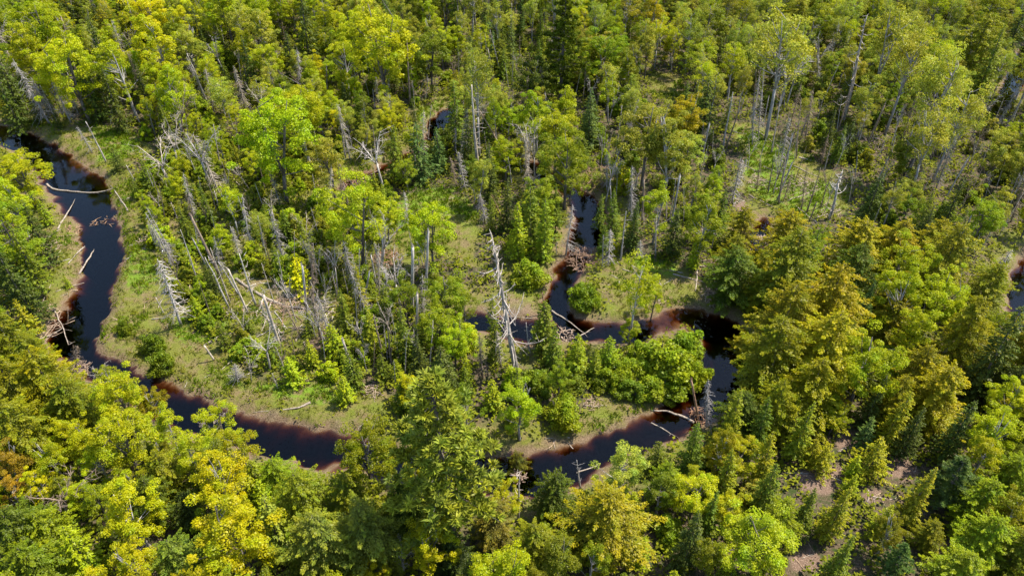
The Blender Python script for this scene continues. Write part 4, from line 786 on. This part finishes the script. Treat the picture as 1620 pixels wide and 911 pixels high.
LOGS = [
 ([(74,291),(84,298),(112,302),(150,304),(178,298)], .2, 'long pale log bridging the stream below the upper pool', 3),
 ([(202,333),(175,293)], .17, 'straight pale log lying on the bank at the bridging log end', 1),
 ([(91,362),(103,342),(115,322)], .15, 'pale curved log lying half in the upper pool by the left bank', 1),
 ([(72,378),(96,362)], .12, 'short grey log on the left bank below the curved log', 1),
 ([(108,417),(120,402),(134,389)], .1, 'thin pale log on the left bank meeting the water edge', 1),
 ([(125,433),(142,405),(148,396)], .14, 'pale log dipping into the stream from the left bank', 1),
 ([(88,461),(133,447)], .09, 'thin grey pole across the left bank above the brown shallows', 0),
 ([(68,476),(80,450)], .1, 'pale stick lying by the left bank dead branches', 0),
 ([(373,440),(396,455),(425,472),(455,484),(490,488),(522,484)], .27, 'long thick silver log sprawled across the deadfall clearing', 9),
 ([(322,546),(345,532),(368,520)], .1, 'upper of two parallel grey poles on the point bar', 1),
 ([(331,543),(352,531),(372,525)], .08, 'lower of two parallel grey poles on the point bar', 1),
 ([(410,417),(436,420),(471,432)], .15, 'pale log lying above the long silver log', 3),
 ([(491,636),(465,645),(407,651)], .15, 'white curved log lying on the lower point bar by the water', 1),
 ([(1098,667),(1080,658),(1055,650),(1030,648)], .18, 'pale tapering log reaching into the stream from the orange trunk', 0),
 ([(873,491),(895,505),(924,526)], .14, 'pale log crossing the stream fork pool', 2),
 ([(917,532),(940,518)], .1, 'short white stick poking from the fork pool', 0),
 ([(800,500),(842,503)], .1, 'grey log along the muddy bank by the fork', 1),
 ([(1197,206),(1225,226),(1248,245)], .15, 'long fallen log slanting along the top of the far glade', 4),
 ([(1205,262),(1235,275)], .12, 'grey log in the upper part of the far glade', 2),
 ([(1165,255),(1200,272)], .12, 'brown log slanting beside the far glade dead spruces', 2),
 ([(1245,318),(1290,300)], .12, 'grey log crossing below the white log of the far glade', 3),
 ([(1290,345),(1335,330)], .14, 'grey log at the foot of the candelabra snag', 3),
 ([(1185,308),(1228,330)], .12, 'dark log along the lower rim of the far glade', 2),
 ([(1255,262),(1300,282)], .11, 'thin pale log under the brown dead spruce of the far glade', 2),
 ([(1226,299),(1252,291),(1292,287)], .15, 'white log lying across the middle of the far glade', 3),
 ([(580,541),(596,534),(614,528)], .17, 'pale broken log between brown dead poles in mid valley', 0),
 ([(1325,713),(1348,704)], .1, 'thin white pole on the bare brown patch among young spruces', 0),
 ([(923,641),(960,641)], .1, 'white pole on the inner bank beside the round shrub', 1),
 ([(912,747),(947,735)], .1, 'sunken reddish log in the near stream reach', 0),
 ([(703,315),(726,311)], .1, 'pale log on the green middle glade', 0),
 ([(1427,456),(1450,470)], .1, 'short pale log among the lime and gold trees', 0),
 ([(1065,433),(1090,440),(1118,446)], .13, 'pale log on the far bank beside the brush heap', 2),
 ([(138,790),(166,806)], .12, 'short white log beside the brown leafless tree', 0),
 ([(488,787),(500,814)], .11, 'pale slender pole lying on green conifers of the near bank', 2),
 ([(1262,470),(1290,474)], .08, 'grey limb fallen under the golden conifers', 0),
 ([(1030,668),(1070,690)], .1, 'grey sunken branchy log by the near spruces', 3),
 ([(60,537),(85,527),(100,517)], .1, 'thin pole leaning over the brown shallows', 0),
 ([(85,490),(97,512),(108,545)], .11, 'pale crooked pole crossing the debris at the brown shallows', 3),
 ([(258,583),(274,577)], .12, 'short white log at the foot of the oval bush', 0),
 ([(415,495),(440,520),(452,535)], .14, 'pale log under the thick snapped trunk', 3),
 ([(430,505),(470,497)], .08, 'thin pale pole in the deadfall clearing', 1),
 ([(468,540),(480,520)], .08, 'short pale stick on the deadfall bare ground', 0),
 ([(700,172),(720,168)], .07, 'pale stick above the upper channel', 0),
 ([(735,222),(756,216)], .1, 'pale log lying under the firs past the upper channel', 0),
 ([(560,290),(600,268)], .1, 'pale log by the hidden upper channel', 4),
 ([(985,425),(1005,432)], .1, 'white log at the foot of the elbow tree', 0),
]
for k, (pts, r, lab, tw) in enumerate(LOGS): log(pts, r, lab, tone=(.84, .76, .67), seed=k, twigs=tw)
lr = random.Random(11); nl_ = 0
LB = [OPENBELT, OPENBELT, MEADOWS['deadfall'], MEADOWS['deadfall'], MEADOWS['far glade'], [(540,440),(640,400),(720,560),(600,600)], [(1080,400),(1180,400),(1180,440),(1090,450)]]
while nl_ < 70:
    p = lr.choice(LB); a, b = lr.uniform(min(q[0] for q in p), max(q[0] for q in p)), lr.uniform(min(q[1] for q in p), max(q[1] for q in p))
    if not inpoly(np.array([a]), np.array([b]), p)[0]: continue
    g = at(a, b, 0); th = lr.gauss(.5, .9); L = lr.uniform(2, 7); e = Vector((g.x+math.cos(th)*L, g.y-math.sin(th)*L, 0)); q = proj(e.x, e.y, 0)
    if min(stream_sd([g.x, e.x], [g.y, e.y])) < .6: continue
    t = lr.choice([('grey', (.8, .78, .75)), ('pale', (1.15, 1.05, .95)), ('silver', (1, .98, .96)), ('brown', (.7, .52, .4))])
    nl_ += 1; log([(a, b), q[:2]], lr.uniform(.07, .16), uniq(lambda u, v: f'{t[0]} fallen log, {where(u, v)}', (a+q[0])/2, (b+q[1])/2), t[1], 200+nl_, lr.randint(1, 6))
def brush(px, py, wpx, hm, n, label, seed, tone=(1, .9, .8), ln=1.6):
    rs = np.random.default_rng(seed); g = at(px, py, 0); w = wpx*proj(*g)[2]/FPX/2; b = MB()
    for k in range(n):
        th = rs.uniform(0, 6.28); R = w*rs.uniform(0, 1)**.6; x, y = g.x+R*math.cos(th), g.y+R*math.sin(th)*1.1
        z0 = max(gz(x, y), -.42) + rs.uniform(0, 1)*hm*max(.1, 1-R/w); ln = min(1.6, w*.8); d = rs.normal(size=3)*np.array([1, 1, .35]); d = unit(d)*ln*rs.uniform(.3, 1.1)
        p0 = np.array([x, y, z0+.05])-d/2; p0[2] = max(p0[2], -.5); p1 = np.array([x, y, z0+.05])+d/2; p1[2] = max(p1[2], -.5)
        b.tube(curve(p0-np.array(g), p1-np.array(g), 4, rs, .05), np.linspace(.045, .016, 4)*rs.uniform(.6, 1.4), 4, val=rs.uniform(0, 1), cap=False)
    o = meshobj('brush_pile', b.mesh('brush_pile', M_TWIG, True)); o.location = g; o.color = (*tone, 1)
    o['label'] = label; o['category'] = 'brush pile'; o['group'] = 'tangles of dead branches'
BR_ = [(922,408,54,1.0,150,'reddish tangle of branches damming the channel above the fork',(.95,.75,.62)),(948,285,70,2.4,170,'upturned reddish root jam on the narrow channel bank',(1,.78,.66)),(78,508,70,.5,90,'grey tangle of sticks along the brown shallows',(1.1,1,.92)),
 (1150,432,70,2.4,260,'large grey brush heap on the bank above the stream elbow',(1.1,1.02,.95)),(1132,468,48,1.8,150,'drooping dead branches hanging over the shaded elbow',(1.2,1.15,1.1)),(162,347,40,.05,16,'brown beaver dam sticks across the upper pool outlet',(1.05,.8,.6)),(112,362,24,.1,40,'sticks at the left end of the small dam',(1.05,.85,.66)),(612,412,46,.9,110,'reddish brown root tangle in the middle glade',(.85,.6,.48)),(570,284,56,1.0,120,'tangle of reddish branches in the upper channel',(.95,.72,.6)),
 (120,585,40,1.0,110,'grey brown drift branches hanging over the narrow bend',(.9,.8,.74)),(1105,655,30,1.6,70,'red-brown rootlets around the orange trunk',(1,.7,.52)),(1208,375,24,.3,50,'dark branches lying in the small far pool',(1.2,1.15,1.1)),(465,478,60,.9,100,'pale branch tangle at the long silver log',(1.25,1.12,1)),(235,385,36,1.2,80,'pale fallen treetop on the grass edge',(1.3,1.25,1.2)),(75,395,40,.8,70,'grey fallen treetop on the left bank',(1.25,1.2,1.15)),(895,525,30,.6,60,'white branch jam in the fork pool',(1.3,1.22,1.15)),(1385,230,40,1.6,60,'silver twig tangle in the far birches',(1.2,1.15,1.1)),(590,620,34,.7,60,'grey fallen branches beside the huge pine',(1.15,1.1,1.05)),(935,640,26,.5,50,'dead branches spread on the inner bank',(1.2,1.1,1)),(1450,400,50,1,80,'pale fallen branches between olive conifers',(1.2,1.1,1)),(1265,296,60,.5,90,'scattered dead branches around the white log of the far glade',(1.2,1.15,1.1)),(1200,290,40,.5,60,'grey branches on the grass of the far glade',(1.1,1.05,1)),(1310,335,40,.5,50,'fallen limbs around the candelabra snag',(1.2,1.15,1.1)),(820,690+60,26,.6,50,'drift branches by the narrow brown conifer',(.9,.8,.74)),(1540,160,40,1.2,70,'grey dead branches near the dark pond edge',(1.1,1.05,1))]
for k, (px, py, w, hm, n, lab, tone) in enumerate(BR_): brush(px, py, w, hm, n, lab, 40+k, tone)
STICK = []
for k in range(5):
    rs = np.random.default_rng(900+k); b = MB(); c = curve(np.array([-1, 0, .05]), np.array([1, 0, .08]), 6, rs, .12)
    b.tube(c, np.linspace(.055, .02, 6), 5)
    for q in range(3): a = c[rs.integers(2, 6)]; b.tube(curve(a, a+np.array([.5, rs.normal()*.45, .12]), 3, rs, .05), [.03, .02, .01], 4, cap=False)
    STICK.append(b.mesh('fallen_branch', M_DEAD, True))
sr = random.Random(4); ns = 0
while ns < 170:
    key = sr.choice(['point bar']*3+['deadfall']*5+['inner bank']*2+['left bank', 'middle glade', 'far glade', 'far glade', 'stream elbow', 'bare', 'bare'])
    p = sr.choice(BARE) if key == 'bare' else MEADOWS[key]
    a, b = sr.uniform(min(q[0] for q in p), max(q[0] for q in p)), sr.uniform(min(q[1] for q in p), max(q[1] for q in p))
    g = at(a, b, 0)
    if not inpoly(np.array([a]), np.array([b]), p)[0] or stream_sd([g.x], [g.y])[0] < .15: continue
    tone = sr.choice(['white', 'pale', 'grey', 'tan']); tc = {'white': (1.5, 1.42, 1.3), 'pale': (1.2, 1.1, .98), 'grey': (.9, .88, .86), 'tan': (1.05, .82, .6)}[tone]
    o = meshobj('fallen_branch', sr.choice(STICK)); s = sr.uniform(.35, 1.2)
    o.location = (g.x, g.y, gz(g.x, g.y)); o.rotation_euler = (sr.uniform(-.06, .06), sr.uniform(-.06, .06), sr.uniform(0, 6.28)); o.scale = (s, s, min(1.0, s*1.1)); o.color = (*tc, 1)
    o['label'] = uniq(lambda u, v: f'{tone} fallen branch, {where(u, v)}', a, b); o['category'] = 'branch'; o['group'] = 'branches lying on open ground'; ns += 1

# ---------------------------------------------------------------- ground cover nobody could count
def noise_leaf(name, stops, trans=.3):
    m, nt, out = newmat(name); tc = N(nt, 'ShaderNodeTexCoord').outputs['Object']; av = N(nt, 'ShaderNodeAttribute', attribute_name='v')
    c = ramp(nt, av.outputs['Fac'], stops)
    c = mixc(nt, ramp(nt, noise(nt, .35, 3, .6, tc), [(.35, 0), (.65, .6)]), c, (.17, .185, .02))
    d = N(nt, 'ShaderNodeBsdfDiffuse'); t = N(nt, 'ShaderNodeBsdfTranslucent'); s = N(nt, 'ShaderNodeMixShader', i_0=trans)
    nt.links.new(c, d.inputs[0]); nt.links.new(c, t.inputs[0]); nt.links.new(d.outputs[0], s.inputs[1]); nt.links.new(t.outputs[0], s.inputs[2]); nt.links.new(s.outputs[0], out.inputs[0]); return m
def cover(name, n, where_, hgt, mat, spread, nleaf, L, color=None, upright=False, seed=1, wd=.7):
    rs = np.random.default_rng(seed)
    x, y = rs.uniform(-128, 128, n), rs.uniform(26, 188, n)
    px, py, _ = proj(x, y, 0*x); k = (px > -80) & (px < 1700) & (py > -40) & (py < 1010); x, y = x[k], y[k]
    sd = stream_sd(x, y); k = where_(x, y, sd); x, y, sd = x[k], y[k], sd[k]
    z = ground(x, y, sd); m = len(x); H = hgt*rs.uniform(.3, 1.15, m)*(.5+fbm(x*.4, y*.4, 31)); q = m*nleaf; ci = np.repeat(np.arange(m), nleaf)
    off = rs.normal(size=(q, 3))*np.array([spread, spread, 0]); f = rs.uniform(.15, 1, q)
    pos = np.stack([x[ci], y[ci], z[ci]+H[ci]*f], 1)+off*(1.1-f*.6)[:, None]
    b = MB(); LL = L*rs.uniform(.6, 1.4, q)
    if upright: ax = np.array([0, 0, 1.])+rs.normal(size=(q, 3))*.45; nr = rs.normal(size=(q, 3))*np.array([1, 1, .3]); pos[:, 2] = z[ci]+LL*.35
    else: ax = None; nr = np.array([0, 0, .8])+rs.normal(size=(q, 3))*.5
    cv = rs.uniform(0, 1, m)
    b.rhomb(pos, nr, LL, LL*wd, rs, axis=ax, val=np.clip(cv[ci]*.65+rs.uniform(0, .35, q), 0, 1))
    o = meshobj(name, b.mesh(name, mat)); o['kind'] = 'stuff'
    if color: o.color = (*color, 1)
    return o
M_UNDER = noise_leaf('undergrowth_leaves', [(.0, (.085, .095, .012)), (.5, (.155, .17, .011)), (1, (.25, .26, .012))])
cover('undergrowth', 42000, lambda x, y, sd: (sd > 1.0) & ~anypoly(x, y, MEADOW_G+BARE_G), 1.5, M_UNDER, .42, 11, .36, seed=1)
inm = lambda x, y: anypoly(x, y, MEADOW_G + BELT_G)
cover('meadow_grass', 260000, lambda x, y, sd: (sd > .2) & ~anypoly(x, y, MUD_G) & inm(x, y) & (fbm(x*.8, y*.8, 41) > .46), .3, M_GRASS, .13, 3, .36, (.155, .17, .014), True, 2, .2)
cover('straw_grass', 120000, lambda x, y, sd: (sd > .05) & inm(x, y) & (fbm(x*.7, y*.7, 42) > .5), .3, M_GRASS, .15, 3, .40, (.23, .195, .06), True, 6, .14)
cover('green_grass', 330000, lambda x, y, sd: (sd > .3) & (anypoly(x, y, GREEN_G) | (inm(x, y) & (fbm(x*.22, y*.22, 44) > .6))) & (fbm(x*.6, y*.6, 43) > .42), .4, M_GRASS, .16, 4, .5, (.13, .195, .010), True, 3, .2)
cover('sedge_clumps', 10000, lambda x, y, sd: (sd > .4) & inm(x, y) & (fbm(x*.35, y*.35, 49) > .54), .7, M_GRASS, .22, 16, .62, (.15, .18, .02), True, 8, .12)
cover('bank_plants', 30000, lambda x, y, sd: (sd > .5) & (sd < 6) & (fbm(x*.5, y*.5, 47) > .6), .5, M_UNDER, .25, 7, .24, seed=4)

# ---------------------------------------------------------------- camera, sun, sky
cd = bpy.data.cameras.new('camera'); cam = link(bpy.data.objects.new('camera', cd)); SC.camera = cam
cam.location = (0, 0, CAMZ); cam.rotation_euler = (math.pi/2 - PITCH, 0, 0)
cd.sensor_width = 36; cd.lens = FPX/PW*36; cd.clip_end = 6000; cd.clip_start = 1
SUN_EL, SUN_DIR = rad(61), Vector((.92, .39, 0)).normalized()
sd_ = Vector((SUN_DIR.x*math.cos(SUN_EL), SUN_DIR.y*math.cos(SUN_EL), math.sin(SUN_EL)))
ld = bpy.data.lights.new('sun', 'SUN'); ld.energy = 4.7; ld.angle = rad(.55); ld.color = (1, .93, .80)
sun = link(bpy.data.objects.new('sun', ld)); sun.rotation_euler = sd_.to_track_quat('Z', 'Y').to_euler(); sun.location = (60, 60, 120)
wd = bpy.data.worlds.new('World'); SC.world = wd; wd.use_nodes = True
nt = wd.node_tree; bg = nt.nodes['Background']; sky = nt.nodes.new('ShaderNodeTexSky'); sky.sky_type = 'NISHITA'; sky.sun_disc = False
sky.sun_elevation = SUN_EL; sky.sun_rotation = math.atan2(SUN_DIR.x, SUN_DIR.y); sky.air_density = 1; sky.dust_density = .6
nt.links.new(sky.outputs[0], bg.inputs[0]); bg.inputs[1].default_value = .15
vs = SC.view_settings; vs.view_transform = 'Standard'; vs.look = 'None'; vs.gamma = 1; vs.use_curve_mapping = False; vs.exposure = 1.18
SC.cycles.max_bounces = 6; SC.cycles.diffuse_bounces = 3; SC.cycles.transparent_max_bounces = 12; SC.cycles.transmission_bounces = 3
